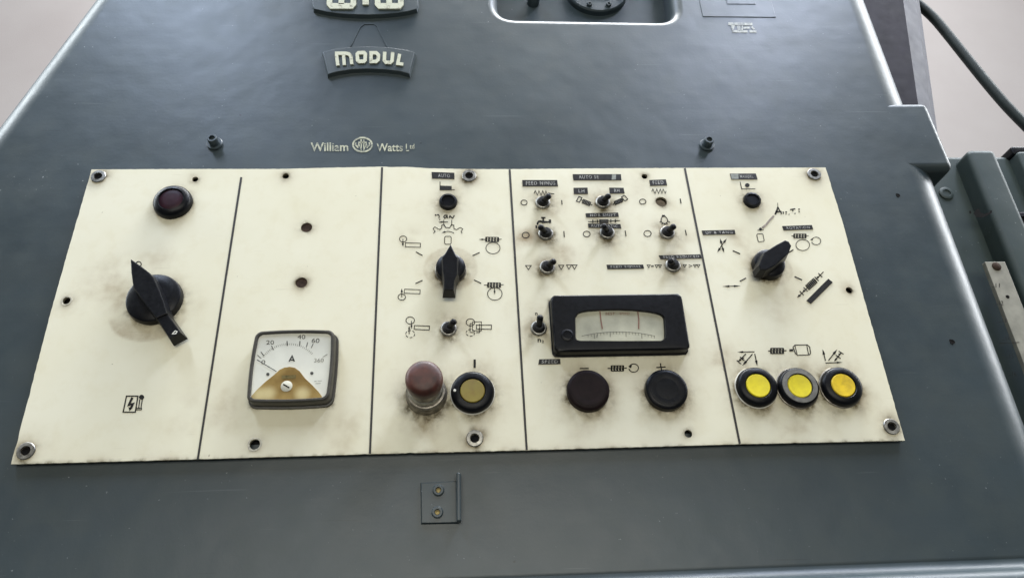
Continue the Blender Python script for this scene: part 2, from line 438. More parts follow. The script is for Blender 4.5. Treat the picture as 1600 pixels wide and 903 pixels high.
# ================================================================== machine housing
HY = 0.0065                                   # housing face lies this far behind the panel face
housing = empty('machine_housing', (0.0, 0.1, ZO - 0.46), 'blue-grey painted cast machine housing with rounded edges behind the cream control panel', 'machine')
def W(u, v): return (u / 1000 + XO, v / 1000 + ZO)
# outline of the front (mm from the panel's top-left corner), each corner with its rounding, each edge with its edge radius
corners = [(-243, -362, 6, 9, 9), (808, -362, 16, 38, 38), (802, 460, 10, 38, 38), (6, 460, 10, 34, 34)]
def round_outline(cs):
    pts = []; n = len(cs)
    P = [Vector((c[0], c[1])) for c in cs]
    for i in range(n):
        a, p, b = P[i - 1], P[i], P[(i + 1) % n]
        r = cs[i][2]; e0 = cs[i - 1][4]; e1 = cs[i][3]; e2 = cs[i][4]
        d1 = (a - p).normalized(); d2 = (b - p).normalized()
        ang = d1.angle(d2); t = min(r / math.tan(ang / 2) if r > 1 else 1.0, 0.45 * (a - p).length, 0.45 * (b - p).length)
        s, q = p + d1 * t, p + d2 * t
        for k in range(9):
            u = k / 8; c = s.lerp(p, u).lerp(p.lerp(q, u), u)
            pts.append((c, e0 * (1 - u) + e1 * u))
        m2 = P[(i + 1) % n]; L = (m2 - q).length
        r2 = cs[(i + 1) % n][2]
        steps = max(2, int(L / (6 if e1 != e2 else 25)))
        for k in range(1, steps):
            u = k / steps; sm = u * u * (3 - 2 * u)
            pts.append((q.lerp(m2, u * (1 - min(.3, 1.2 * r2 / max(L, 1)))), e1 * (1 - sm) + e2 * sm))
    return pts
def clean(pts):
    out = [pts[0]]
    for p in pts[1:]:
        if (p[0] - out[-1][0]).length > 0.4: out.append(p)
    return out
def inset_ring(pts, fac, sign=1):
    """fac: fraction of each point's own edge radius to move inwards"""
    n = len(pts); out = []
    area = sum(pts[i][0].x * pts[(i + 1) % n][0].y - pts[(i + 1) % n][0].x * pts[i][0].y for i in range(n))
    for i in range(n):
        a, p, b = pts[i - 1][0], pts[i][0], pts[(i + 1) % n][0]
        t = ((p - a).normalized() + (b - p).normalized()).normalized()
        nn = Vector((-t.y, t.x)) * (1 if area > 0 else -1) * sign
        out.append(p + nn * pts[i][1] * fac)
    return out
O = clean(round_outline(corners))
rec = clean(round_outline([(373, 205, 20, 11, 11), (564, 203, 20, 11, 11), (577, 400, 20, 11, 11), (373, 400, 20, 11, 11)]))
bm = bmesh.new()
def add_rings(pts, rings):
    loops = []
    for ring in rings: loops.append([bm.verts.new(p) for p in ring])
    n = len(pts)
    for A, B in zip(loops, loops[1:]):
        for i in range(n):
            j = (i + 1) % n; bm.faces.new((A[i], A[j], B[j], B[i]))
    return loops
def w3(p, depth): x, z = W(p.x, p.y); return Vector((x, HY + depth / 1000, z))
rg = []
rg.append([w3(p, 230) for p in inset_ring(O, 0)])
for k in range(0, 9):
    th = math.radians(90 * k / 8); ins = inset_ring(O, 1 - math.cos(th))
    rg.append([w3(p, O[i][1] * (1 - math.sin(th))) for i, p in enumerate(ins)])
Lo = add_rings(O, rg)
rg = []
for k in range(0, 9):                          # rounded lip of the recess, then its walls
    th = math.radians(90 * k / 8); ins = inset_ring(rec, -1 + math.sin(th))
    rg.append([w3(p, rec[i][1] * (1 - math.cos(th))) for i, p in enumerate(ins)])
rg.append([w3(p[0], 34) for p in rec])
Li = add_rings(rec, rg)
bm.faces.new(Li[-1])
edges = [bm.edges.get((L[i], L[(i + 1) % len(L)])) for L in (Lo[-1], Li[0]) for i in range(len(L))]
bmesh.ops.triangle_fill(bm, use_beauty=True, use_dissolve=False, edges=edges, normal=(0, -1, 0))
bmesh.ops.recalc_face_normals(bm, faces=bm.faces)
me = bpy.data.meshes.new('housing_body'); bm.to_mesh(me); bm.free()
body = weighted(link('housing_body', me, 'housing', housing, 60))

# square lug on the right edge; its face runs into the housing face at a slight slope
bm = bmesh.new(); bmesh.ops.create_cube(bm, size=1)
for q in bm.verts:
    q.co = Vector((757.5 + q.co.x * 115, q.co.y, 45.5 + q.co.z * 85))
    if q.co.x > 760 and q.co.z > 45: q.co.x -= 2.5
    dep = 200 if q.co.y > 0 else (0.5 if q.co.x < 760 else -0.35)
    x_, z_ = W(q.co.x, q.co.z); q.co = Vector((x_, HY + dep / 1000, z_))
bmesh.ops.bevel(bm, geom=[e_ for e_ in bm.edges], offset=0.0075, segments=5, affect='EDGES', profile=0.5)
bmesh.ops.recalc_face_normals(bm, faces=bm.faces)
me = bpy.data.meshes.new('lug'); bm.to_mesh(me); bm.free()
weighted(link('lug', me, 'housing', housing, 40))

# projecting foot flange along the bottom of the housing: cove, flat top, rounded nose
prof = [(0.0, 3)]
for k in range(7):
    a = math.radians(90 * k / 6); prof.append((9 * (1 - math.cos(a)) , 3 - 9 * math.sin(a)))
for k in range(9):
    a = math.radians(90 - 120 * k / 8); prof.append((12 + 11 * math.cos(a), -17 + 11 * math.sin(a)))
prof += [(10, -44), (-20, -44)]
v, f = [], []
us = list(range(-225, 801, 25))
for u in us:
    for o_, dv in prof:
        x, z = W(u, -358 + dv); v.append((x, HY + 0.0005 - o_ / 1000, z))
n = len(prof)
for i in range(len(us) - 1):
    for k in range(n - 1): f.append((i * n + k, (i + 1) * n + k, (i + 1) * n + k + 1, i * n + k + 1))
f.append(tuple(range(n))); f.append(tuple(range((len(us) - 1) * n, len(us) * n)))
from_py('foot_flange', v, f, 'housing', housing, 50)

# fittings inside the recess: round flange with bolts, short stub
def U(px, py, h): return PX(px, py, h)
rc = PX(931, -9, -HY - 0.034); 
fl = lathe_obj('bearing_flange', rc, [(36, 0), (36, 6), (34.5, 7.5), (23, 7.5), (22, 6), (21.5, -2), (0, -2)], 'housing', housing, 56)
for k in range(8):
    a = math.radians(22.5 + 45 * k); c = rc + Vector((0.029 * math.cos(a), -0.0075, 0.029 * math.sin(a)))
    lathe_obj('flange_bolt', c, [(3.2, 0), (3.2, 2.2), (2.6, 2.8), (1.6, 2.8), (1.5, 1.2), (0, 1.2)], 'housing', fl, 12)
sc_ = PX(833, 6, -HY - 0.034)
st = lathe_obj('recess_stub', sc_, [(7, 0), (7, 10), (5.5, 12), (5, 22), (0, 23)], 'housing', housing, 24)

# bolts standing proud of the housing
for (bx, by), (tx, ty) in (((336, 226), (329.5, 207)), ((1104, 228), (1109, 210))):
    c = PX(bx, by, -HY)
    hb = lathe_obj('housing_bolt', c, [(4.6, 0), (4.6, 9.3), (4.1, 10), (2.7, 10), (2.5, 7.5), (0, 7.5)], 'housing', housing, 24)
    lathe_obj('washer', c, [(7.2, 0), (7.2, 1.6), (6.6, 2.2), (4.4, 2.2)], 'housing', hb, 28)
# paint-filled plugs and chips
for px, py, r in ((1403, 305.5, 2.2), (1487.5, 534, 2.6)):
    lathe_obj('small_hole_plug', PX(px, py, -HY), [(r, -0.2), (r * .9, 0.3), (0, 0.1)], 'dark_hole', housing, 12, 0.12)

# cast emblem plate and its raised letters
ep = Ink(ZE, 0.0)
pts = [(92, 128), (280, 170), (470, 195), (660, 207), (850, 211), (1040, 203), (1250, 185), (1400, 163), (1518, 132),
       (1535, 60), (1525, -260), (1400, -520), (850, -640), (250, -520), (85, -260), (72, 60)]
E1 = prism('emblem_plate', [xz(PX(*ZE(*p), 0.0045 - HY)) for p in pts], -HY - 0.001, -HY + 0.0048, 'housing', housing, 0.0008, 0.0012)
ek = Ink(ZE, -HY + 0.0066, 0.0022)
for xs in ((308, 473, 640), (977, 1138, 1300)):
    ek.line([(xs[0], -300), (xs[0], 55), (xs[0] + 28, 86), (xs[2] - 28, 86), (xs[2], 55), (xs[2], -300)], 76)
    ek.line([(xs[1], -300), (xs[1], 60)], 78)
ek.line([(811, -300), (811, 66)], 86)
ek.build('raised_letters', 'letters', E1)

# MODUL plate
pts = [(416, 326), (490, 308), (575, 297), (700, 291), (830, 298), (915, 309), (990, 326), (957, 462), (900, 446), (800, 434), (700, 430), (600, 434), (510, 448), (448, 465)]
M1 = prism('name_plate', [xz(PX(*ZN(*p), 0.0045 - HY)) for p in pts], -HY - 0.001, -HY + 0.0046, 'housing', housing, 0.0008, 0.0012)
M1['label'] = 'curved cast plate with raised cream lettering'
pts = [(574, 305), (600, 270), (650, 168), (676, 148), (736, 148), (757, 166), (808, 268), (832, 305)]
prism('plate_neck', [xz(PX(*ZN(*p), 0.001 - HY)) for p in pts], -HY - 0.001, -HY + 0.0007, 'housing', M1, 0.0003, 0.0002)
Ink(ZN, -HY + 0.0013, 0.0014).line([(578, 300), (600, 270), (650, 168), (676, 150), (736, 150), (757, 166), (808, 268), (828, 300)], 7).build('neck_rim', 'housing', M1)
lk = Ink(ZN, -HY + 0.0060, 0.0018)
lk.line([(511, 410), (503, 350), (503, 334), (560, 334), (580, 338), (592, 352), (598, 402)], 21)
lk.line([(551, 407), (546, 340)], 20)
lk.line([(640, 331), (674, 330), (682, 338), (681, 376), (673, 384), (642, 385), (634, 377), (632, 339)], 22, True)
lk.line([(718, 331), (750, 331), (764, 344), (762, 374), (748, 386), (718, 386)], 21, True)
lk.line([(803, 325), (801, 378), (812, 391), (838, 392), (849, 381), (853, 327)], 21)
lk.line([(896, 338), (884, 398), (919, 402)], 19)
lk.build('raised_letters', 'letters', M1)

# maker's transfer
wk = Ink(ZW, -HY + 0.0004)
wk.text('William', [(88, 152), (583, 152), (583, 266), (88, 270)], 1.0, 0.018)
wk.text('Watts', [(955, 163), (1300, 163), (1300, 268), (955, 268)], 1.0, 0.018)
wk.text('L', [(1340, 168), (1382, 168), (1382, 266), (1340, 266)], 1.0, 0.018)
wk.text('td', [(1390, 170), (1452, 170), (1452, 236), (1390, 238)], 1.0, 0.01)
wk.circ(770, 180, 125, 93, 15, 40)
wk.line([(752, 108), (752, 165)], 13).line([(788, 108), (788, 165)], 13).line([(715, 150), (825, 150)], 11)
for sgn in (-1, 1):
    wk.line([(770 + sgn * 88, 150), (770 + sgn * 95, 180), (770 + sgn * 62, 214), (770 + sgn * 48, 168), (770 + sgn * 18, 248), (770 + sgn * 16, 165)], 13)
wk.build('maker_transfer', 'transfer', housing)

# worn decal and shallow cover plate at the top right
ZD_ = Fr(1090, 0, 130/1600)
dk = Ink(ZD_, -HY + 0.0004)
dk.line([(590, 465), (1055, 470)], 34).line([(670, 608), (960, 612)], 30).line([(1000, 612), (1130, 610)], 30)
dk.poly([(640, 480), (720, 480), (690, 595), (660, 595)]).poly([(850, 480), (870, 480), (870, 600), (842, 600)]).line([(790, 500), (800, 585)], 40)
dk.line([(880, 540), (1000, 540)], 26).line([(1040, 520), (1090, 570)], 22)
dk.build('worn_decal', 'decal', housing)
a = PX(1098, 27, -HY); b_ = PX(1212, 27, -HY)
box('cover_plate', (a.x, HY - 0.0006, a.z), (b_.x, HY + 0.004, a.z + 0.075), 'housing', housing, 0.0005)
lk2 = PX(1158, 8, -HY)
box('cover_tab', (lk2.x - .016, HY - 0.0011, lk2.z), (lk2.x + .016, HY - 0.0002, lk2.z + 0.03), 'housing', housing, 0.0003)

# angle bracket under the panel
br = prism('angle_bracket', [xz(PX(*ZR(*p), 0.003 - HY)) for p in ((256, 240), (505, 226), (512, 515), (260, 520))], -HY - 0.001, -HY + 0.0035, 'housing', housing, 0.001, 0.0006)
a = PX(*ZR(502, 168), 0.009 - HY); b_ = PX(*ZR(545, 505), 0.009 - HY)
box('bracket_fin', (a.x, HY - 0.0095, b_.z), (b_.x - 0.001, HY + 0.001, a.z), 'housing', br, 0.0012)
for p in ((378, 293), (371, 446)):
    c = PX(*ZR(*p), 0.0035 - HY)
    sw = lathe_obj('bracket_screw', c, [(4.3, -0.2), (4.3, 1.6), (3.6, 2.3), (2.2, 2.3), (2.0, 0.8), (0, 0.8)], 'housing', br, 24)
    lathe_obj('socket', c + Vector((0, -0.0009, 0)), [(1.9, 0), (1.7, 0.4), (0.9, 0.5), (0.8, 0.1), (0, 0.1)], 'brass', sw, 12)
adopt(housing)

# ================================================================== control panel
panel = empty('control_panel', (0.0, 0.003, ZO - 0.266), 'cream enamelled control panel with meters, switches and buttons bolted to the housing', 'control panel')
top_px = [(143, 265), (300, 264.3), (440, 264.2), (500, 262.6), (560, 261.4), (596, 260.6), (640, 261.2), (668, 263.2), (720, 264.2), (796, 264.6), (900, 263.6), (1070, 262.6), (1290, 262)]
right_px = [(1290, 262), (1318, 352), (1344, 445), (1380, 570), (1414, 688)]
bot_px = [(1414, 688), (1156, 693.5), (823, 703), (578, 709), (309, 717), (17, 725)]
left_px = [(17, 725), (47, 612), (76, 500), (108.5, 384), (120, 345), (143, 265)]
ring = []
for k, side in enumerate((top_px, right_px, bot_px, left_px)):
    for i in range(len(side) - 1):
        a = PX(*side[i]); b_ = PX(*side[i + 1]); n = max(1, int((b_ - a).length / 0.002))
        for j in range(n):
            p = a.lerp(b_, j / n)
            d = (noise.noise(Vector((p.x * 260, p.z * 260, 3))) * 0.00028 + max(0, noise.noise(Vector((p.x * 90, p.z * 90, 9))) - 0.35) * 0.0012)
            nx = [(0, 1), (1, 0), (0, -1), (-1, 0)][k]
            if i + j > 0: p = p - Vector((nx[0], 0, nx[1])) * d
            ring.append((p.x, p.z))
holes = []                                    # centre (x, z), radius
hole_px = [(305, 280.3, 2.7), (446.5, 275.5, 2.9), (103.8, 469.8, 3.1), (398, 694, 3.9), (479, 355.5, 4.9), (471, 441.5, 4.9),
           (1033.4, 315.4, 5.3), (1007, 276, 2.7), (1326.8, 453.4, 3.0), (1075.6, 677.3, 3.1)]
for x, y, r in hole_px:
    p = PX(x, y); holes.append((p.x, p.z, r / 1000))

# controls as listed below also say where grime has collected: px, py, radius mm, width mm, strength
SOIL = []
def soil(px, py, r, wd, s, drop=0.0):
    p = PX(px, py); SOIL.append((p.x, p.z, r / 1000, wd * 1.35 / 1000, s * 1.25, drop))
STAIN = []
def stain(px, py, rx, rz, s, soft=0.12, keep=None):
    p = PX(px, py); STAIN.append((p.x, p.z, rx / 1000, rz / 1000, s, soft, keep))

HP = 0.0004                                   # print lies just proud of the enamel
def pr(fr): return Ink(fr, HP)

# ---- divider lines
for p, q in (((377, 277), (309, 717.2)), ((597, 261.6), (578, 708.4)), ((796.3, 265), (823, 702.6)), ((1070, 263), (1156, 693))):
    pr(PXF).line([p, q], 2.3).build('divider_line', 'groove', panel)

# ---- helper builders for the controls
def screw(px, py, dirt=0.5):
    c = PX(px, py)
    s = lathe_obj('panel_screw', c, [(3.3, -1.0), (3.3, 0.2), (2.9, 0.6), (1.9, 0.6), (1.7, 0.15), (0, 0.12)], 'dark_hole', panel, 18)
    lathe_obj('washer', c, [(6.5, 0.0), (6.6, 0.8), (6.1, 1.3), (3.7, 1.4), (3.5, 0.9), (3.4, -0.5)], 'steel', s, 30, 0.012)
    soil(px, py, 6.4, 1.6, dirt)
for px, py, d in ((154, 276.5, .6), (41, 704.5, .7), (733, 275.5, .9), (741.8, 684.8, 1.0), (1272, 273, .6), (1392.5, 666.5, .8)): screw(px, py, d)
for x, y, r in hole_px: soil(x, y, r, 1.3, 0.55)
for x, y, r in ((398, 694, 3.9), (103.8, 469.8, 3.1)):
    lathe_obj('bare_ring', PX(x, y), [(r + 1.5, 0.02), (r + 1.4, 0.22), (r + .3, 0.25), (r + .1, 0.02)], 'worn_rim', panel, 30, 0.03, 40, False)

def toggle(px, py, tx, ty, lift=15, label=None):
    c = PX(px, py)
    t = lathe_obj('toggle_switch', c, [(6.9, 0), (6.9, 1.0), (6.5, 1.9), (5.9, 2.4), (5.2, 2.4), (5.0, 1.4)], 'steel', panel, 36, 0.006)
    lathe_obj('boot', c, [(5.3, 0.6), (5.2, 2.6), (4.7, 4.6), (3.4, 6.2), (0, 6.6)], 'rubber', t, 28)
    tip = PX(tx, ty, lift / 1000); base = c + Vector((0, -0.003, 0))
    d = (tip - base); path = [base, base + d * 0.35, base + d * 0.7, base + d * 0.90, base + d * 0.98, base + d * 1.02]
    tube('lever', path, [0.0026, 0.0025, 0.0027, 0.0027, 0.0019, 0.0006], 'black', t, 14)
    soil(px, py, 6.6, 2.6, 0.85, 0.3)
    if label: t['label'] = label
toggle(848, 317.5, 858.6, 305.6, label='toggle switch below the FEED MINUS tape')
toggle(852.6, 366, 843.6, 354, label='toggle switch below the tap symbol')
toggle(941.6, 317, 951.8, 305.4, label='toggle switch between the LH and RH tapes')
toggle(948.4, 364.5, 942.6, 352.5, label='toggle switch covering the lower HOB SHIFT tape')
toggle(1042.3, 364.5, 1053.8, 353, label='toggle switch below the lamp symbol')
toggle(855, 418.5, 866.3, 407.6, label='toggle switch between single and double triangle symbols')
toggle(1051, 415.5, 1047, 407, 12, label='toggle switch below the FEED REDUCED tape')
toggle(841.6, 513.5, 844.2, 494, 17, label='toggle switch between the n1 and n2 marks beside the wide meter')
toggle(701, 514.5, 710, 501.5, label='toggle switch above the red mushroom button')

# ---- round lamps and buttons
c = PX(271.5, 318.5)
l = lathe_obj('indicator_lamp', c, [(16.4, 0), (16.6, 2.5), (16.0, 5), (14.2, 7.2), (11.2, 8.0), (10.6, 6.8)], 'black', panel, 44, 0.006)
lathe_obj('lens', c, [(10.8, 6.4), (9.8, 7.0), (6, 7.3), (0, 7.4)], 'red_lens', l, 32); l['label'] = 'black ringed indicator lamp with dark red lens'
soil(271.5, 319, 16.4, 1.5, 0.4)
for px, py, lab in ((700.3, 317, 'small round black button below the AUTO tape'), (1174.4, 314.6, 'small round black button below the MANUAL tape')):
    c = PX(px, py)
    b = lathe_obj('small_button', c, [(8.2, 0), (8.3, 2.0), (7.6, 3.6), (6.0, 4.0), (5.6, 2.8)], 'black', panel, 12 if px > 1000 else 36, 0.01)
    lathe_obj('button_cap', c, [(5.7, 2.2), (4.2, 2.5), (0, 1.9)], 'rubber', b, 24); b['label'] = lab
    soil(px, py, 8, 2.2, 0.6)
def push(px, py, cap, ringm='black', lab=None, base=True, r=16.6, inner=9.9, bright=False):
    c = PX(px, py)
    if cap in ('brown_cap', 'black'):
        b = lathe_obj('push_button', c, [(16.9, 0), (17.1, 2.2), (16.8, 5.4), (15.2, 6.6), (13.6, 6.8)], ringm, panel, 48, 0.004)
        lathe_obj('button_cap', c, [(13.7, 6.2), (13.4, 7.0), (11.2, 7.2), (7, 6.5), (0, 6.1)], cap, b, 40)
    else:
        b = lathe_obj('push_button', c, [(r, 0.8), (r + .2, 3.0), (r - .6, 5.4), (r - 2.4, 6.8), (inner + 1.0, 7.0), (inner + .2, 6.2), (inner + .1, 4)], ringm, panel, 48, 0.003)
        lathe_obj('button_cap', c, [(inner, 4.5), (inner - .1, 6.3), (inner - .7, 6.9), (inner * .6, 6.7), (0, 6.5)], cap, b, 40)
        lathe_obj('base_ring', c, [(r + .7, 0), (r + .8, 0.9), (r + .1, 1.4), (r - 1, 1.4)], 'pale' if bright else 'grimy_steel', b, 44, 0.006)
    if lab: b['label'] = lab
    soil(px, py, 16.6, 2.6, 0.75, 0.35)
    return b, c
push(1180.5, 606.5, 'yellow', lab='yellow button in black ring below the left-pointing arrows', bright=True)
b, c = push(1244.8, 607, 'yellow', lab='yellow button with worn grey inner ring below the motor symbol')
lathe_obj('worn_ring', c, [(14.4, 6.0), (14.2, 7.3), (10.6, 7.5), (10.5, 6.0)], 'grey_ring', b, 40)
push(1312.3, 606, 'amber', lab='amber yellow button in black ring below the right-pointing arrows')
b, c = push(738.3, 614.5, 'olive', lab='dirty olive button in black ring beside the red mushroom button', r=17.0, inner=9.8, bright=True)
d = c + Vector((-0.0139, -0.0066, 0.0004)); lathe_obj('white_dot', d, [(1.2, 0), (1.1, 0.6), (0, 0.7)], 'pale', b, 12)
push(917.8, 612.5, 'brown_cap', 'brown_cap', 'dark brown round push button below the minus mark')
push(1039.3, 611.5, 'black', 'black', 'black round push button below the plus mark')

# ---- red mushroom emergency button
c = PX(666.5, 617.5)
e = lathe_obj('mushroom_button', c, [(16.2, 0), (16.3, 3.4), (15.4, 5.2), (15.6, 6.0), (15.6, 9.0), (14.4, 10.6), (12.5, 11), (11.4, 30)], 'grimy_steel', panel, 48, 0.004)
lathe_obj('red_head', c, [(10.0, 27.5), (12.9, 28.2), (13.8, 30), (14.1, 34), (13.8, 38.2), (12.5, 40.7), (10, 42), (5, 42.5), (0, 42.5)], 'red_cap', e, 48, 0.004)
lathe_obj('collar_ring', c, [(13.4, 12.8), (13.7, 15.4), (12.6, 17.6), (11.6, 17.6)], 'steel', e, 40)
e['label'] = 'worn red mushroom stop button on steel collar'
soil(667, 620, 16.2, 2.8, 0.75, 0.4)

# ---- rotary switches
def rotary(disc_px, r, fr, outline_pts, h, lab, disc_h=6.0, tail=None, rim='black'):
    c = PX(*disc_px)
    b = lathe_obj('rotary_switch', c, [(r, 0), (r + .15, 2.2), (r - .5, disc_h - 1), (r - 2.0, disc_h), (r * .6, disc_h + .5), (0, disc_h + .7)], rim, panel, 48, 0.004)
    pts = [xz(PX(*fr(*p), h / 1000)) for p in outline_pts]
    prism('handle', pts, (disc_h - 1.2) / 1000, h / 1000, 'black', b, 0.0008, 0.0013, 12)
    if tail:
        prism('handle_tail', [xz(PX(*fr(*p), (h - 1.2) / 1000)) for p in tail], 0.004, (h - 1.2) / 1000, 'black', b, 0.0006, 0.0012, 12)
    b['label'] = lab
    return b
b = rotary((243.5, 470), 22.0, ZK, [(190, 80), (290, 150), (350, 197), (396, 246), (440, 345), (480, 450), (514, 562), (418, 604), (330, 492), (214, 332), (196, 200)], 16.5,
       'large black rotary switch with long pointed handle', 7.0, [(516, 565), (635, 731), (536, 785), (420, 606)])
tm = Ink(ZK, 0.0157); tm.line([(560, 742), (585, 715), (602, 722), (590, 740)], 6, True).build('handle_mark', 'pale', b)
soil(243.5, 472, 21.8, 2.2, 0.5, 0.3)
b = rotary((704.3, 422.5), 12.9, Z2, [(626, 188), (650, 238), (676, 290), (694, 312), (690, 470), (664, 522), (656, 620), (562, 620), (564, 520), (552, 440), (546, 312), (576, 272)], 19,
       'small black rotary switch pointing straight up below the gear symbol', 8.0)
lathe_obj('skirt_ring', PX(704.3, 422.5), [(13.7, 0), (13.6, 1.2), (12.9, 1.8), (12.4, 1.8)], 'grimy_steel', b, 40)
soil(704, 424, 13.5, 2.0, 0.7, 0.3)
b = rotary((1198.5, 416.5), 14.0, Z9, [(584, 308), (690, 241), (772, 198), (806, 210), (828, 246), (806, 312), (752, 364), (690, 420), (606, 462), (552, 458), (540, 420)], 19,
       'small black rotary switch with blunt handle turned towards the ROTATION tape', 8.0)
soil(1198.5, 418, 14.4, 2.0, 0.6, 0.3)
stain(233, 488, 33, 27, 0.62, 0.08, 'low')
stain(704, 420, 24.5, 22.5, 0.50, 0.08)
stain(1206, 421, 19.5, 17.0, 0.55, 0.08)

# ---- plugs seen in the holes
for px, py, r in ((479, 355.5, 4.8), (471, 441.5, 4.8)):
    lathe_obj('hole_plug', PX(px, py), [(r, -1.6), (r, -0.7), (r * .5, -0.9), (0, -0.8)], 'plug', panel, 28)
lathe_obj('empty_bushing', PX(1033.4, 315.4), [(5.25, -5.5), (5.25, -4.5), (0, -4.5)], 'pit', panel, 28)

# ---- embossed tape labels
def tape(fr, quad, text, tq=None, worn=None, spacing=1.25, lab=None):
    pts = [xz(PX(*fr(*p), 0.0005)) for p in quad]
    t = prism('embossed_tape', pts, 0.0001, 0.0006, 'tape', panel, 0.00012, 0)
    if text:
        a, b_, c_, d_ = [Vector(p) for p in quad]
        if tq is None: tq = (0.10, 0.93, 0.24, 0.76)
        x0, x1, y0, y1 = tq
        def bl(x, y): p = (a * (1 - x) + b_ * x) * (1 - y) + (d_ * (1 - x) + c_ * x) * y; return (p.x, p.y)
        Ink(fr, 0.00072).text(text, [bl(x0, y0 - .03), bl(x1, y0 - .03), bl(x1, y1 + .03), bl(x0, y1 + .03)], spacing, 0.014).build('embossed_lettering', 'tape_text', t)
    if worn:
        Ink(fr, 0.00078).poly(worn).build('worn_patch', 'tape_worn', t)
    t['label'] = lab or ('black embossed tape reading ' + text)
tape(Z1, [(507, 114), (722, 121), (722, 180), (512, 174)], 'AUTO', (0.28, 0.80, 0.28, 0.76))
tape(Z4, [(180, 184), (560, 184), (568, 250), (184, 252)], 'FEED MINUS')
tape(Fr(890, 260, 100/1600), [(75, 198), (1285, 198), (1295, 345), (98, 348)], 'AUTO SE', (0.12, 0.53, 0.22, 0.72), [(1062, 205), (1160, 205), (1160, 336), (1050, 336)], lab='black embossed tape beginning AUTO SE with a worn patch')
tape(Z4, [(737, 268), (890, 266), (893, 334), (741, 335)], 'LH', (0.34, 0.76, 0.28, 0.76))
tape(Z5, [(152, 266), (280, 264), (311, 272), (320, 327), (158, 330)][:1] + [(308, 268), (320, 327), (159, 330)], 'RH', (0.32, 0.68, 0.26, 0.72))
tape(Z5, [(586, 184), (767, 177), (780, 240), (598, 246)], 'FEED', (0.18, 0.82, 0.22, 0.76))
tape(ZX, [(180, 150), (1100, 130), (1118, 248), (198, 264)], 'HOB SHIFT', (0.13, 0.92, 0.24, 0.82))
tape(ZX, [(246, 436), (1165, 455), (1190, 575), (262, 555)], 'AUTOMATIC', (0.08, 0.90, 0.24, 0.80))
tape(Z6, [(702, 207), (974, 206), (981, 235), (709, 240)], 'FEED EQUAL', (0.10, 0.93, 0.26, 0.76))
tape(Z6, [(1090, 138), (1400, 130), (1408, 160), (1104, 166)], 'FEED REDUCED', (0.09, 0.95, 0.24, 0.78))
tape(Z7, [(122, 343), (246, 340), (248, 371), (117, 373)], 'SPEED', (0.14, 0.88, 0.22, 0.78))
tape(Z8, [(425, 129), (668, 128), (685, 182), (438, 183)], 'MANUAL', (0.36, 0.86, 0.26, 0.76), [(432, 133), (504, 131), (506, 180), (441, 180)], lab='black embossed tape reading MANUAL with a pale worn end')
tape(Z8, [(160, 664), (470, 657), (477, 697), (172, 705)], 'UP & TANG', (0.10, 0.92, 0.24, 0.80))
tape(Z8, [(917, 622), (1196, 612), (1208, 652), (930, 661)], 'ROTATION', (0.12, 0.90, 0.26, 0.78))
tape(Z9, [(1152, 538), (1192, 570), (1000, 760), (960, 730)], '', lab='blank black tape stuck on diagonally')

# ---- printed symbols, one object each
def sym(ink, name='printed_symbol', mat='ink'): return ink.build(name, mat, panel)
# mains isolator
k = pr(ZB); k.line([(686, 446), (748, 446), (734, 533), (668, 533)], 4.5, True)
k.line([(718, 454), (699, 494), (722, 488), (708, 514)], 9).poly([(702, 526), (696, 506), (718, 512)])
k.circ(768, 452, 14, 13).line([(758, 464), (752, 512)], 3.5).line([(772, 464), (764, 512)], 3.5).line([(738, 512), (768, 512), (766, 520), (736, 520)], 3.5, True); sym(k)
k = pr(ZK); k.circ(262, 128, 24, 22, 6); sym(k)
# column with the gear symbol
k = pr(Z1); k.line([(587, 205), (587, 281)], 5).poly([(590, 242), (697, 245), (697, 281), (590, 281)]).line([(585, 281), (726, 281)], 5); sym(k)
k = pr(Z1)
k.line([(540, 513), (552, 524)], 8).line([(556, 516), (572, 514), (579, 528), (577, 548)], 6).line([(583, 555), (586, 566)], 6)
k.line([(650, 520), (632, 520), (622, 534), (630, 547), (648, 538), (655, 520), (656, 548)], 7).line([(672, 546), (680, 525), (694, 540), (708, 546), (722, 520)], 7)
sym(k, 'handwritten_word')
k = pr(Z1); k.line([(525, 690), (541, 673), (522, 646), (538, 630), (583, 655), (603, 641), (603, 613), (621, 609), (640, 636), (676, 638), (695, 612), (716, 612), (718, 645), (742, 656), (776, 635), (801, 648), (785, 672), (795, 690)], 4.6)
k.line([(622, 562), (622, 600), (640, 634)], 4.4).line([(697, 562), (697, 604), (678, 636)], 4.4).arrow((662, 583), (570, 583), 4.4, 40, 8)
k.line([(630, 676), (660, 671), (690, 675), (720, 688)], 4.4).poly([(603, 684), (634, 667), (637, 685)]); sym(k)
k = pr(Z1); k.line([(640, 718), (682, 718), (692, 728), (692, 782), (682, 792), (640, 792), (630, 782), (630, 728)], 4.6, True); sym(k)
k = pr(Z1); k.circ(240, 743, 34, 28, 4.8).arrow((238, 742), (238, 814), 5, 32, 11).line([(262, 778), (403, 783), (402, 821), (261, 817)], 4.6, True); sym(k)
k = pr(Z1); k.arrow((1018, 747), (950, 747), 4.5, 44, 9).worm(1077, 747, 112, 42, 1).line([(1135, 746), (1166, 745)], 4.5).circ(1085, 828, 66, 54, 4.6, 36); sym(k)
k = pr(Z2)
for p, q in (((300, 262), (362, 297)), ((295, 560), (362, 530)), ((833, 298), (900, 268)), ((845, 525), (914, 558))):
    sym(pr(Z2).line([p, q], 7), 'position_mark')
k = pr(Z2); k.line([(193, 612), (340, 618), (338, 656), (190, 650)], 4.6, True).circ(167, 686, 35, 29, 5).arrow((167, 688), (167, 604), 5, 36, 11); sym(k)
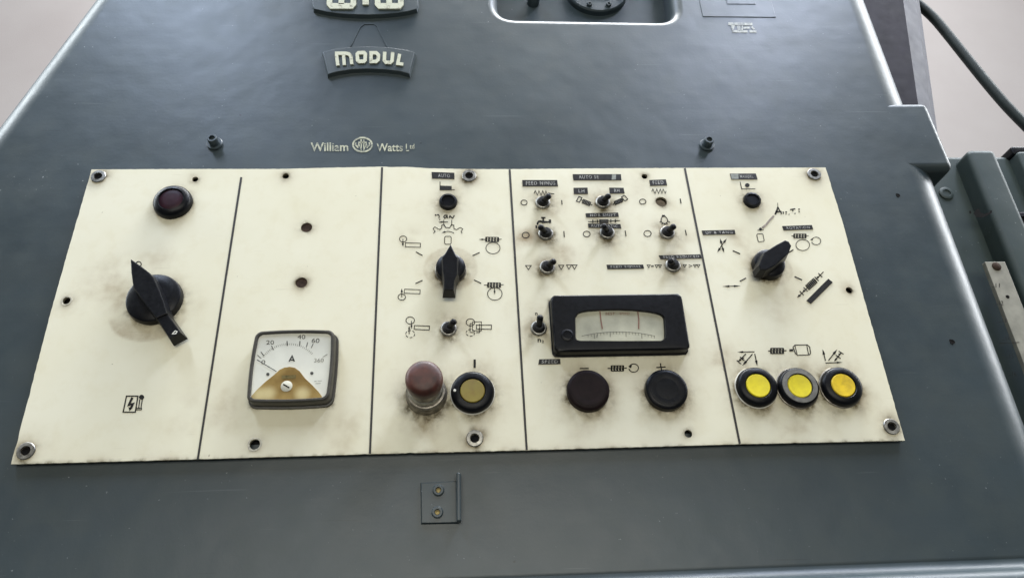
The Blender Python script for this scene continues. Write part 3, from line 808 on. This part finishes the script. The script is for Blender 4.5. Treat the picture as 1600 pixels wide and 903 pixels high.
k = pr(Z2); k.worm(1035, 574, 112, 44, 1).line([(940, 573), (978, 573)], 4.5).line([(1092, 572), (1126, 570)], 4.5).circ(1042, 656, 68, 59, 4.8, 36).arrow((1040, 600), (1040, 662), 5, 34, 10); sym(k)
k = pr(Z3); k.circ(148, 110, 24, 20, 3).arrow((155, 112), (155, 160), 3, 22, 6).arrow((142, 187), (142, 138), 3, 22, 6).line([(172, 139), (257, 142), (255, 165), (170, 160)], 3, True)
for a0 in range(0, 360, 60): k.circ(148, 187, 25, 20, 3, 6, a0, a0 + 40)
sym(k)
k = pr(Z3); k.circ(488, 121, 24, 20, 3).line([(500, 118), (550, 118), (550, 168), (500, 168)], 2.6, True).line([(522, 136), (607, 136), (606, 160), (522, 158)], 3, True)
for seg in (((486, 128), (500, 128)), ((486, 128), (486, 176)), ((486, 178), (510, 178)), ((520, 178), (540, 178)), ((540, 130), (540, 178))): k.line(list(seg), 3)
for a0 in range(0, 360, 60): k.circ(488, 180, 24, 19, 3, 6, a0, a0 + 40)
sym(k)
sym(pr(Z3).line([(512, 330), (512, 378)], 9), 'on_mark')
# toggle switch field
def zig(fr, pts): sym(pr(fr).line(pts, 6.5))
zig(Z4, [(308, 330), (322, 300), (345, 350), (362, 300), (385, 350), (402, 300), (425, 350), (437, 300), (453, 345), (465, 326), (528, 335)])
zig(Z5, [(614, 308), (626, 282), (650, 330), (668, 282), (688, 330), (706, 282), (725, 328), (737, 282), (760, 328), (769, 302)])
for fr, cx, cy, rx, ry in ((Z4, 200, 428, 33, 27), (Z4, 218, 781, 38, 31), (Z4, 880, 769, 37, 30), (Z5, 515, 418, 35, 27), (Z5, 568, 764, 39, 32)):
    sym(pr(fr).circ(cx, cy, rx, ry, 6.5), 'off_mark')
for fr, p, q in ((Z4, (608, 402), (613, 451)), (Z4, (632, 738), (638, 803)), (Z5, (922, 385), (932, 438)), (Z5, (325, 732), (335, 793)), (Z5, (977, 724), (990, 783))):
    sym(pr(fr).line([p, q], 8), 'on_mark')
k = pr(Z4); k.line([(385, 592), (433, 592)], 11).line([(408, 590), (408, 625)], 12).poly([(372, 622), (470, 630), (470, 646), (400, 650), (380, 640)]).line([(480, 612), (482, 650)], 18).line([(392, 632), (362, 632), (348, 648), (346, 668)], 14).line([(332, 676), (334, 706)], 13); sym(k)
k = pr(Z4); k.line([(795, 363), (828, 376), (800, 425), (768, 412)], 7, True).line([(816, 398), (840, 408)], 7).worm(877, 428, 84, 40, 22, 5, 6).line([(912, 445), (942, 456)], 7); sym(k)
k = pr(Z5); k.worm(252, 417, 84, 36, -23, 5, 7).line([(292, 398), (308, 390)], 8).line([(286, 368), (312, 352), (324, 356), (352, 390), (346, 398), (324, 409), (312, 402)], 7, True).line([(210, 432), (192, 452)], 7); sym(k)
k = pr(ZX); k.line([(250, 388), (580, 380)], 14).line([(820, 372), (1155, 355)], 14).worm(695, 378, 240, 96, -1, 7, 12)
for x, y in ((382, 384), (512, 380), (893, 368), (1018, 364)): k.line([(x, y - 48), (x + 4, y + 44)], 22)
k.poly([(420, 384), (465, 362), (465, 402)]).poly([(985, 366), (940, 346), (940, 386)]).poly([(1150, 355), (1060, 340), (1060, 374)]).poly([(252, 388), (340, 372), (340, 402)]); sym(k)
k = pr(Z5); k.poly([(727, 562), (754, 562), (758, 576), (722, 576)]).line([(728, 578), (716, 606), (714, 630), (732, 650), (750, 656), (770, 652), (788, 632), (780, 602), (760, 578)], 7, True)
for p, q in (((712, 634), (700, 641)), ((730, 652), (722, 664)), ((754, 658), (757, 669)), ((774, 653), (786, 664)), ((794, 633), (811, 643))): k.line([p, q], 7)
sym(k)
def tri(fr, *xs, y0=210, y1=240, w=4):
    k = pr(fr)
    for a_, b_ in xs: k.line([(a_, y0), (b_, y0), ((a_ + b_) / 2, y1)], w, True)
    return k
sym(tri(Z6, (101, 143), y0=213, y1=243)); sym(tri(Z6, (346, 385), y0=211, y1=243)); sym(tri(Z6, (404, 442), (445, 483), y0=209, y1=240))
k = tri(Z6, (1003, 1027), (1062, 1085), (1087, 1110), y0=209, y1=229, w=3.6); k.line([(1033, 214), (1053, 214)], 3.4).line([(1033, 221), (1053, 221)], 3.4); sym(k)
k = tri(Z6, (1270, 1295), (1347, 1370), (1372, 1396), y0=207, y1=226, w=3.6); k.line([(1312, 207), (1336, 216), (1312, 226)], 3.6); sym(k)
sym(pr(Z6).text('n', [(172, 562), (190, 562), (190, 582), (172, 582)], 1, .03), 'printed_letter')
k = pr(Z6); k.text('n', [(190, 757), (216, 757), (216, 782), (190, 782)], 1, .03).text('2', [(222, 767), (236, 767), (236, 787), (222, 787)], 1, .03); sym(k, 'printed_letter')
sym(pr(Z7).line([(361, 397), (414, 396)], 4.5), 'minus_mark')
k = pr(Z7); k.line([(525, 396), (546, 396)], 4).worm(582, 396, 68, 31, 0, 4, 3.4).line([(617, 395), (638, 394)], 4).circ(678, 394, 28, 24, 3.6, 26, -150, 170).poly([(646, 384), (668, 376), (662, 396)]); sym(k)
sym(pr(Z7).line([(811, 391), (866, 388)], 4.5).line([(835, 366), (843, 413)], 4.5), 'plus_mark')
# right column
k = pr(Z8); k.line([(520, 206), (536, 273), (664, 272)], 4.6).circ(588, 238, 22, 19); sym(k)
k = pr(Z8); k.line([(873, 404), (876, 440)], 4).line([(878, 442), (866, 476), (850, 514)], 12).line([(876, 445), (890, 470), (902, 490)], 7).line([(852, 490), (905, 484)], 9)
for p, q in (((905, 480), (908, 510)), ((925, 485), (928, 508)), ((945, 492), (962, 490)), ((950, 505), (954, 512)), ((990, 468), (1040, 460)), ((1020, 466), (1014, 482)), ((1034, 500), (1040, 508)), ((1068, 462), (1082, 466)), ((1070, 484), (1082, 486)), ((978, 510), (984, 514))): k.line([p, q], 8)
sym(k, 'handwritten_word')
sym(pr(Z8).line([(838, 526), (800, 566), (765, 610), (728, 640)], 13), 'marker_smear', 'pencil')
k = pr(Z8); k.circ(712, 651, 14, 14); k.line([(684, 662), (742, 656)], 5); sym(k, 'marker_dot')
k = pr(Z8); k.line([(684, 697), (727, 694), (736, 702), (747, 757), (740, 766), (700, 770), (691, 764), (677, 706)], 4.6, True); sym(k)
k = pr(Z8); k.line([(1003, 715), (1028, 715)], 4.4).worm(1083, 715, 108, 38, 0).line([(1138, 713), (1166, 713)], 4.4).circ(1110, 800, 64, 52, 4.6, 36); sym(k)
k = pr(Z8); k.circ(1236, 762, 43, 36, 4.6, 30, -150, 165).poly([(1178, 752), (1200, 736), (1206, 758)]); sym(k)
k = pr(Z8); k.arrow((350, 800), (332, 738), 6, 44, 13).arrow((350, 800), (395, 740), 6, 44, 13).arrow((348, 802), (370, 872), 6, 44, 13).arrow((352, 798), (306, 868), 6, 44, 13); sym(k)
for p, q in (((310, 292), (375, 320)), ((372, 562), (428, 533)), ((800, 311), (845, 283)), ((855, 520), (922, 550))):
    sym(pr(Z9).line([p, q], 7.5), 'position_mark')
k = pr(Z9); k.arrow((300, 604), (218, 606), 5, 62, 9).arrow((298, 604), (382, 602), 5, 62, 9); sym(k)
k = pr(Z9); k.line([(882, 702), (965, 622)], 6).line([(1042, 546), (1110, 478)], 6).worm(1003, 585, 92, 48, -42, 6, 5)
for x, y in ((918, 666), (952, 632), (1050, 540), (1082, 508)): k.line([(x - 18, y - 18), (x + 18, y + 18)], 6)
k.poly([(882, 702), (890, 676), (912, 692)]).poly([(925, 660), (932, 634), (954, 650)]).poly([(1075, 512), (1046, 522), (1064, 540)]); sym(k)
k = pr(Z10); k.arrow((280, 140), (152, 142), 5, 44, 8).arrow((282, 154), (301, 244), 5, 40, 10).arrow((265, 157), (189, 244), 6, 44, 11)
k.line([(217, 155), (160, 212)], 6).line([(172, 178), (205, 205)], 5).line([(148, 203), (182, 231)], 5).poly([(180, 192), (206, 180), (192, 204)]).poly([(160, 214), (170, 190), (184, 204)]); sym(k)
k = pr(Z10); k.line([(381, 133), (402, 133)], 5).worm(448, 133, 90, 38, 0, 4, 5).line([(493, 132), (518, 131)], 5); sym(k)
k = pr(Z10); k.poly([(538, 121), (566, 119), (568, 136), (540, 137)]).line([(566, 106), (580, 90), (672, 88), (690, 104), (697, 150), (688, 162), (600, 166), (584, 152)], 4.6, True).line([(580, 92), (598, 164)], 4).line([(668, 90), (682, 160)], 4); sym(k)
k = pr(Z10); k.arrow((808, 206), (786, 120), 5, 40, 10).arrow((830, 204), (896, 120), 6, 44, 11).arrow((808, 223), (935, 218), 5, 44, 8)
k.line([(875, 207), (925, 145)], 6).line([(884, 164), (920, 190)], 5).line([(905, 134), (942, 158)], 5).poly([(872, 210), (880, 186), (896, 198)]).poly([(908, 172), (902, 150), (922, 160)]); sym(k)

# ---- ammeter
def rrect(x0, x1, z0, z1, r, bulge, n=12):
    pts = []
    cx, cz, hx, hz = (x0 + x1) / 2, (z0 + z1) / 2, (x1 - x0) / 2, (z1 - z0) / 2
    for sx, sz, a0 in ((1, 1, 0), (-1, 1, 90), (-1, -1, 180), (1, -1, 270)):
        for k in range(n + 1):
            a = math.radians(a0 + 90 * k / n)
            pts.append((sx * (hx - r) + r * math.cos(a), sz * (hz - r) + r * math.sin(a)))
        a = math.radians(a0 + 90); p = pts[-1]
        nxt = {(1, 1): (-1, 1), (-1, 1): (-1, -1), (-1, -1): (1, -1), (1, -1): (1, 1)}[(sx, sz)]
        q = (nxt[0] * (hx - r) + r * math.cos(a), nxt[1] * (hz - r) + r * math.sin(a))
        for k in range(1, 8): pts.append((p[0] + (q[0] - p[0]) * k / 8, p[1] + (q[1] - p[1]) * k / 8))
    return [(cx + x * (1 + bulge * (1 - (z / hz) ** 2)), cz + z * (1 + bulge * (1 - (x / hx) ** 2))) for x, z in pts]
AH = 0.0125
tl, tr, brr, bl_ = (PX(*ZM(*p), AH) for p in ((128, 104), (862, 92), (800, 752), (16, 768)))
x0, x1, z1, z0 = (tl.x + bl_.x) / 2, (tr.x + brr.x) / 2, (tl.z + tr.z) / 2, (bl_.z + brr.z) / 2
cx_, cz_ = (x0 + x1) / 2, (z0 + z1) / 2
def ar(h, ins, r, bulge=0.042): return [(x, -h, z) for x, z in rrect(x0 + ins, x1 - ins, z0 + ins, z1 - ins, r, bulge)]
v, f = loft([ar(0.0, -0.0014, .006), ar(0.0022, -0.0012, .006), ar(0.0024, 0.0, .005), ar(AH - .0015, 0.0, .005), ar(AH, 0.0010, .0045), ar(AH, 0.0022, .004), ar(AH - .0006, 0.0027, .0035), ar(0.004, 0.0028, .0035)], True)
am = weighted(from_py('ammeter', v, f, 'bezel', panel, 40)); am['label'] = 'square ammeter with white dial, needle at zero and amber lower cover'
DH = 0.0104
dial = [(x, -DH, z) for x, z in rrect(x0 + .0025, x1 - .0025, z0 + .0025, z1 - .0025, .0034, .042)]
dl = from_py('dial', dial, [tuple(range(len(dial)))], 'dial', am)
k = Ink(ZM, DH + 0.0002)
k.text('0', [(172, 376), (210, 376), (206, 412), (168, 412)], 1).text('20', [(218, 190), (290, 190), (290, 228), (218, 228)], 1).text('40', [(512, 138), (584, 138), (584, 178), (510, 178)], 1)
k.text('60', [(648, 170), (720, 172), (714, 214), (642, 212)], 1)
k.line([(432, 388), (460, 338), (480, 388)], 10).line([(440, 374), (474, 374)], 8)
k.line([(134, 330), (170, 360)], 5).line([(266, 240), (284, 280)], 6).line([(412, 196), (414, 242)], 6).line([(534, 196), (530, 244)], 6).line([(606, 208), (594, 254)], 5).line([(166, 298), (194, 336)], 6).line([(658, 222), (640, 262)], 5)
k.circ(232, 509, 16, 15).circ(645, 499, 16, 15).build('scale_print', 'dial_ink', am)
k = Ink(ZM, DH + 0.0002)
k.text('360', [(668, 360), (758, 358), (756, 394), (666, 396)], 1).line([(748, 348), (792, 320)], 4)
for i in range(30):
    t = i / 29; ang = math.radians(212 + 108 * t); px_, py_ = 430 + 292 * math.cos(ang) , 478 + 262 * math.sin(ang)
    if px_ < 660: k.line([(px_, py_), (px_ + 18 * -math.cos(ang), py_ - 18 * math.sin(ang))], 3)
k.line([(668, 576), (690, 574)], 3).line([(700, 572), (738, 570)], 3).line([(680, 596), (728, 594)], 3).build('faint_print', 'dial_faint', am)
k = Ink(ZM, DH + 0.0009, 0.0002); k.line([(128, 370), (312, 482)], 7).build('needle', 'dial_ink', am)
pts = [(62, 742), (72, 716), (130, 650), (205, 580), (290, 512), (340, 466), (385, 444), (435, 436), (485, 446), (530, 478), (580, 545), (650, 610), (705, 668), (738, 712), (742, 734), (560, 748), (300, 754)]
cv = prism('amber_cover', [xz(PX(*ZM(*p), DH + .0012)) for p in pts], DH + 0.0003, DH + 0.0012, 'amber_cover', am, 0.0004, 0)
k = Ink(ZM, DH + 0.0014); k.line([(362, 536), (495, 530)], 22).build('cover_slot', 'brass', am)
c = PX(*ZM(408, 622), DH + .0012); c.y = -(DH + .0012)
zs = lathe_obj('zero_screw', c, [(4.4, 0), (4.4, 0.3), (4.1, 0.45), (0, 0.5)], 'pale', am, 28)
k = Ink(ZM, DH + 0.0019); k.line([(376, 602), (434, 636)], 9).build('screw_slot', 'dark_hole', am)
gl = [(x, -(AH - .0004), z) for x, z in rrect(x0 + .0024, x1 - .0024, z0 + .0024, z1 - .0024, .0034, .042)]
from_py('glass', gl, [tuple(range(len(gl)))], 'glass', am)
soil(452, 578, 0, 0.1, 0.0)
AM = (x0, x1, z0, z1)

# ---- wide meter
SH = 0.0112
q = [PX(*Z6(*p), SH) for p in ((288, 426), (1257, 418), (1334, 836), (312, 848))]
sx0, sx1, sz1, sz0 = (q[0].x + q[3].x) / 2, (q[1].x + q[2].x) / 2, (q[0].z + q[1].z) / 2, (q[2].z + q[3].z) / 2
cxm, czm = (sx0 + sx1) / 2, (sz0 + sz1) / 2
def polar(poly, c, n=120):
    out = []
    for i in range(n):
        a = 2 * math.pi * (i + 0.5) / n; d = Vector((math.cos(a), math.sin(a))); best = None
        for j in range(len(poly)):
            p, r = Vector(poly[j]) - Vector(c), Vector(poly[(j + 1) % len(poly)]) - Vector(c); e_ = r - p
            den = d.x * e_.y - d.y * e_.x
            if abs(den) < 1e-12: continue
            t = (p.x * e_.y - p.y * e_.x) / den; s_ = (p.x * d.y - p.y * d.x) / den
            if t > 0 and -1e-6 <= s_ <= 1 + 1e-6 and (best is None or t < best): best = t
        out.append((c[0] + d.x * best, c[1] + d.y * best))
    return out
def sr(h, ins, r): return [(x, -h, z) for x, z in polar(rrect(sx0 + ins, sx1 - ins, sz0 + ins, sz1 - ins, r, 0.0), (cxm, czm))]
win = [(490, 768), (474, 752), (472, 596), (494, 560), (560, 546), (660, 540), (780, 537), (900, 541), (1010, 552), (1090, 567), (1128, 590), (1136, 690), (1136, 748), (1116, 768), (800, 770)]
wn = [xz(PX(*Z6(*p), SH)) for p in win]; wc = (sum(p[0] for p in wn) / len(wn), sum(p[1] for p in wn) / len(wn))
wp = polar(wn, (cxm, czm))
def wr(h, g): return [(cxm + (x - cxm) * g, -h, czm + (z - czm) * g) for x, z in wp]
v, f = loft([sr(0, -.0008, .004), sr(.0016, -.0008, .004), sr(.002, 0, .004), sr(SH - .002, 0.0, .004), sr(SH - .0006, 0.0007, .0035), sr(SH, 0.002, .003), wr(SH, 1.02), wr(SH - .0008, 1.0), wr(0.0060, 0.99)], True)
sm = weighted(from_py('wide_meter', v, f, 'black', panel, 40)); sm['label'] = 'wide black meter with yellowed arched dial window'
dp = [(cxm + (x - cxm) * 1.0, -0.0084, czm + (z - czm) * 1.0) for x, z in wp]
from_py('dial', dp, [tuple(range(len(dp)))], 'dial_old', sm)
k = Ink(ZS, 0.0087)
arc = [(390 + 915 * i / 24, 440 - 54 * (1 - ((390 + 915 * i / 24 - 850) / 460) ** 2)) for i in range(25)]
k.line(arc, 3.5)
for i in range(22):
    x = 470 + 830 * i / 21; y = 440 - 54 * (1 - ((x - 850) / 460) ** 2); big = i in (2, 7, 12, 17)
    k.line([(x, y), (x + 2, y + (62 if big else 30))], 4 if big else 3)
k.text('2', [(572, 424), (598, 424), (594, 450), (568, 450)], 1).build('scale_print', 'dial_ink', sm)
k = Ink(ZS, 0.0087); k.text('BEST', [(690, 144), (806, 144), (806, 176), (690, 176)], 1.1).text('SPEED', [(866, 144), (990, 144), (990, 172), (866, 172)], 1.1).build('red_lettering', 'red_print', sm)
k = Ink(ZS, 0.0091, 0.0002); k.line([(618, 118), (630, 230), (650, 350)], 13).build('limit_hand', 'red_print', sm)
k = Ink(ZS, 0.0091, 0.0002); k.line([(1090, 118), (1106, 230), (1104, 350)], 13).build('limit_hand', 'red_print', sm)
gl = [(x, -(SH - .0012), z) for x, z in wp]
from_py('glass', gl, [tuple(range(len(gl)))], 'glass', sm)
c = PX(*Z6(412, 728), SH); c.y = -SH
lathe_obj('adjusting_screw', c, [(5.4, -0.4), (5.0, 0.5), (3.6, 0.9), (3.2, 0.3), (0, 0.4)], 'black', sm, 24)
SMB = (sx0, sx1, sz0, sz1)

# ---- the enamelled plate itself (holes cut, grime in two vertex attributes) and a dark frame added for the shaded gap behind it
def make_plate():
    P, E = [], []
    n = len(ring); P += [Vector(p) for p in ring]; E += [(i, (i + 1) % n) for i in range(n)]
    for hx, hz, r in holes:
        b0 = len(P); s = 28
        P += [Vector((hx + r * math.cos(2 * math.pi * i / s), hz + r * math.sin(2 * math.pi * i / s))) for i in range(s)]
        E += [(b0 + i, b0 + (i + 1) % s) for i in range(s)]
    xs = [p[0] for p in ring]; zs = [p[1] for p in ring]
    step = 0.0016
    gx = np.arange(min(xs) + .001, max(xs), step); gz = np.arange(min(zs) + .001, max(zs), step)
    for i, z in enumerate(gz):
        for x in gx:
            xx = x + (step / 2 if i % 2 else 0)
            if any((xx - h[0]) ** 2 + (z - h[1]) ** 2 < (h[2] + .0007) ** 2 for h in holes): continue
            # keep clear of the uneven rim
            if xx < min(xs) + .0022 or xx > max(xs) - .0022 or z < min(zs) + .0025 or z > max(zs) - .0045: continue
            P.append(Vector((xx, z)))
    vo, eo, fo, *_ = geometry.delaunay_2d_cdt(P, E, [], 1, 1e-7)
    F = []
    for t in fo:
        cx = sum(vo[i].x for i in t) / 3; cz = sum(vo[i].y for i in t) / 3
        if any((cx - h[0]) ** 2 + (cz - h[1]) ** 2 < (h[2] * .985) ** 2 for h in holes): continue
        F.append(tuple(t))
    return [(p.x, 0.0, p.y) for p in vo], F
pv, pf = make_plate()
A = np.array(pv); X, Zc = A[:, 0], A[:, 2]
grime = np.zeros(len(A)); stn = np.zeros(len(A))
ln = np.array([noise.noise(Vector((x * 170, z * 170, 1.7))) for x, z in zip(X, Zc)])
l2 = np.array([noise.noise(Vector((x * 45, z * 45, 5.1))) for x, z in zip(X, Zc)])
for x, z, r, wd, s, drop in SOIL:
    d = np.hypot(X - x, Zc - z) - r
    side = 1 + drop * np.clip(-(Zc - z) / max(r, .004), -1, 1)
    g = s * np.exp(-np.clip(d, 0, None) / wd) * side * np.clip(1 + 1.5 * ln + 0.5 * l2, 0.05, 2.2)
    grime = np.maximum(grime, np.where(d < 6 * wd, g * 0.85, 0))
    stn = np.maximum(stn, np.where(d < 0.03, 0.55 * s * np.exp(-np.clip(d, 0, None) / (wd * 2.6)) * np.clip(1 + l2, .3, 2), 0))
def around(b, s, wd):
    global grime
    dx = np.maximum(np.maximum(b[0] - X, X - b[1]), 0); dz = np.maximum(np.maximum(b[2] - Zc, Zc - b[3]), 0)
    grime = np.maximum(grime, s * np.exp(-np.hypot(dx, dz) / wd) * np.clip(1 + 1.2 * ln, 0.1, 2))
around((AM[0] - .001, AM[1] + .001, AM[2] - .001, AM[3]), 0.75, 0.0011)
around(SMB, 0.7, 0.0013)
for x, z, rx, rz, s, soft, keep in STAIN:
    d = np.hypot((X - x) / rx, (Zc - z) / rz); g = s * np.clip((1.0 - d) / soft, 0, 1) * (0.55 + 0.45 * np.clip(d, 0, 1) ** 3)
    if keep == 'low': g = g * np.clip((z - 0.002 - Zc) / 0.008, 0, 1)
    stn = np.maximum(stn, g)
# soft hand-marks above and between the switches
for px, py, r, s in ((1160, 372, 15, .45), (880, 395, 20, .28), (930, 345, 26, .22), (640, 372, 12, .4), (770, 372, 12, .3), (820, 372, 14, .45), (1012, 368, 12, .35), (196, 470, 14, .35), (700, 300, 20, .2), (1215, 470, 26, .18), (985, 290, 30, .16), (860, 330, 12, .3), (180, 440, 30, .22), (290, 470, 16, .25), (240, 410, 18, .22), (530, 690, 34, .2), (655, 650, 22, .35), (905, 655, 20, .25), (1255, 640, 40, .2), (1130, 560, 18, .3), (330, 640, 40, .14)):
    p = PX(px, py); d = np.hypot(X - p.x, (Zc - p.z)) / (r / 1000); stn = np.maximum(stn, 1.35 * s * np.exp(-d * d * 1.6) * np.clip(1 + 1.6 * l2 + 0.6 * ln, .05, 2.2))
# rim wear along the bottom and sides
zl, zr = PX(17, 725).z, PX(1414, 688).z
zb = zl + (zr - zl) * (X - X.min()) / (X.max() - X.min())
grime = np.maximum(grime, 0.9 * np.exp(-np.abs(Zc - zb) / 0.0011) * np.clip(0.35 + 1.6 * ln, 0, 1.5))
stn = np.maximum(stn, 0.35 * np.exp(-np.abs(Zc - zb) / 0.006) * np.clip(0.6 + l2, 0, 1.5))
bm = bmesh.new()
gl_ = bm.verts.layers.float.new('grime'); sl_ = bm.verts.layers.float.new('stain')
vs = [bm.verts.new(p) for p in pv]
for t in pf:
    try: bm.faces.new([vs[i] for i in t])
    except ValueError: pass
bm.verts.index_update()
bmesh.ops.recalc_face_normals(bm, faces=bm.faces)
if sum(fc.normal.y for fc in bm.faces) > 0: bmesh.ops.reverse_faces(bm, faces=bm.faces)
for i, q in enumerate(vs): q[gl_] = float(min(1, grime[i])); q[sl_] = float(min(1, stn[i]))
be = [e_ for e_ in bm.edges if e_.is_boundary]
ex = bmesh.ops.extrude_edge_only(bm, edges=be)
for q in ex['geom']:
    if isinstance(q, bmesh.types.BMVert): q.co.y += 0.0025; q[gl_] = 0.85
me = bpy.data.meshes.new('plate'); bm.to_mesh(me); bm.free()
plate = link('plate', me, 'plate', panel)
bb = (min(X), max(X), min(Zc), max(Zc))
gk = [(bb[0], bb[3]), (bb[1], bb[3]), (bb[1], bb[2]), (bb[0], bb[2])]
v, f = [], []
inn = [(0.0009, -0.0028), (-0.0009, -0.0028), (-0.0009, 0.0026), (0.0009, 0.0026)]
ou = [(g[0] + i_[0], g[1] + i_[1]) for g, i_ in zip(gk, inn)]
ii = [(ou[0][0] + .004, ou[0][1] - .004), (ou[1][0] - .004, ou[1][1] - .004), (ou[2][0] - .004, ou[2][1] + .004), (ou[3][0] + .004, ou[3][1] + .004)]
for y in (0.0024, HY + 0.0006):
    v += [(p[0], y, p[1]) for p in ou] + [(p[0], y, p[1]) for p in ii]
for i in range(4):
    j = (i + 1) % 4
    f += [(i, j, 8 + j, 8 + i), (4 + i, 12 + i, 12 + j, 4 + j), (i, 4 + i, 4 + j, j), (8 + i, 8 + j, 12 + j, 12 + i)]
from_py('gap_shade_frame', v, f, 'gap_shade_frame', panel)  # dark frame added to stand for the shaded gap under the plate's edge
box('hole_shade_sheet', (bb[0] + .006, 0.0052, bb[2] + .012), (bb[1] - .006, HY - 0.0004, bb[3] - .008), 'dark_hole', panel)  # black sheet added to stand for the shade inside the holes
adopt(panel)

# ================================================================== side unit beyond the housing's right edge
SY = 0.085                                     # depth of its face behind the panel
def PB(px, py, y=SY): return PX(px, py, -y)
unit = empty('side_unit', (PB(1560, 500).x, SY + .15, ZO - 0.46), 'dark green-grey machine carriage with ribbed face beside the housing', 'machine part')
zt = PB(1560, 243).z; xl = PB(1455, 300).x; 
box('carriage_body', (xl - 0.05, SY + 0.012, ZO - 0.46), (xl + 0.42, SY + 0.30, PB(1560, 243, SY + .012).z), 'unit', unit, 0.006)
a = PB(1497, 233); b_ = PB(1541, 233)
box('upright_rib', (a.x, SY - 0.012, ZO - 0.46), (b_.x, SY + 0.03, PB(1520, 232, SY - .012).z), 'unit', unit, 0.007)
a = PB(1586, 239, SY)
box('far_block', (a.x, SY - 0.004, ZO - 0.46), (a.x + 0.2, SY + 0.05, a.z), 'unit', unit, 0.004)
a = PB(1584, 239, SY); box('clamp_piece', (a.x, SY + 0.0, a.z - 0.002), (a.x + 0.05, SY + 0.03, a.z + 0.010), 'black', unit, 0.003)
c = PB(1608, 372, SY - .004); lathe_obj('round_boss', c, [(30, 0), (30, 4), (27, 7), (23, 7), (21, 2), (0, 1)], 'post', unit, 48)
c = PB(1478, 303, SY + .012); lathe_obj('bolt_head', c, [(8, 0), (8, 1.5), (7, 2.2), (4.5, 2.2), (4, 1), (0, 1)], 'unit', unit, 24)
k = Ink(Fr(1480, 220, 120/602), -SY + 0.0124)
k.poly([(170, 552), (186, 548), (190, 568), (176, 574)]).poly([(205, 570), (225, 540), (250, 530), (258, 560), (290, 574), (330, 560), (336, 548), (352, 546), (350, 566), (300, 594), (260, 604), (225, 596)]).build('chipped_paint', 'dark_hole', unit)
# cream measuring scale fixed to the rib
sq = [PB(1538.9, 409, SY - .018), PB(1570.6, 409, SY - .018)]
zlow = PB(1600, 700, SY - .018).z
mscale = box('measuring_scale', (sq[0].x, SY - 0.018, zlow), (sq[1].x, SY - 0.0125, sq[0].z), 'scale', unit, 0.0006)
mscale['label'] = 'cream measuring scale strip with faint numbers'
k = Ink(ZQ, -SY + 0.0184)
for i, (x, y) in enumerate(((203, 228), (222, 323), (240, 418), (258, 516), (278, 611), (293, 708))):
    k.text(str(11 + i), [(x - 10, y - 11), (x + 12, y - 11), (x + 13, y + 12), (x - 9, y + 12)], 1)
    k.line([(x - 30, y + 8), (x - 14, y + 8)], 1.6)
k.build('scale_numbers', 'ink', mscale)
Ink(ZQ, -SY + 0.0184).line([(214, 543), (322, 537)], 3).build('scale_joint', 'ink', mscale)
c = PB(*ZQ(197, 127), SY - .018); lathe_obj('scale_screw', c, [(4.6, 0), (4.6, .8), (3.6, 1.6), (0, 1.7)], 'plug', mscale, 24)
c = PB(*ZQ(258, 290), SY - .018); lathe_obj('scale_pin', c, [(1.9, 0), (1.6, .5), (0, .6)], 'dark_hole', mscale, 14)
adopt(unit)

# ================================================================== post and hose behind the housing
PY = 0.30
def post_pt(px0, px1, y, k):
    a, b = PX(px0, 0, -y), PX(px1, 152, -y); return a.lerp(b, k)
xe = PX(1433, 152, -PY).x
v = []
for k in (5.0, -4.0):                          # it leans: ends far below and above the two rows read from the photograph
    e = post_pt(1411, 1433, PY, k); s_ = post_pt(1430, 1452, PY + 0.03, k)
    v += [(e.x - 0.075, PY, e.z), (e.x, PY, e.z), (s_.x, PY + 0.03, e.z), (s_.x, PY + 0.10, e.z), (e.x - 0.075, PY + 0.10, e.z)]
post = empty('support_post', (xe - 0.02, PY + .05, ZO - 0.46), 'tall dark steel post with pale side face standing behind the housing', 'post')
f = [(0, 1, 6, 5), (2, 3, 8, 7), (3, 4, 9, 8), (4, 0, 5, 9), (0, 4, 3, 2, 1), (5, 6, 7, 8, 9)]
from_py('post_body', v, f, 'post', post)
from_py('side_face', [v[1], v[2], v[7], v[6]], [(0, 1, 2, 3)], 'post_side', post)
adopt(post)
pts = [(1395, -14), (1420, -2), (1438, 10), (1460, 30), (1482, 56), (1510, 91), (1540, 128), (1570, 163), (1600, 194), (1640, 232), (1700, 280)]
path = [PX(x, y, -0.36) for x, y in pts]
fine = []
for i in range(len(path) - 1):
    p0 = path[max(i - 1, 0)]; p1 = path[i]; p2 = path[i + 1]; p3 = path[min(i + 2, len(path) - 1)]
    for j in range(5):
        t = j / 5
        fine.append(0.5 * ((2 * p1) + (p2 - p0) * t + (2 * p0 - 5 * p1 + 4 * p2 - p3) * t * t + (3 * p1 - p0 - 3 * p2 + p3) * t ** 3))
hs = tube('hose', fine, [0.0082] * len(fine), 'hose', None, 16)
hs['label'] = 'dark green rubber hose sagging in front of the wall'; hs['category'] = 'hose'
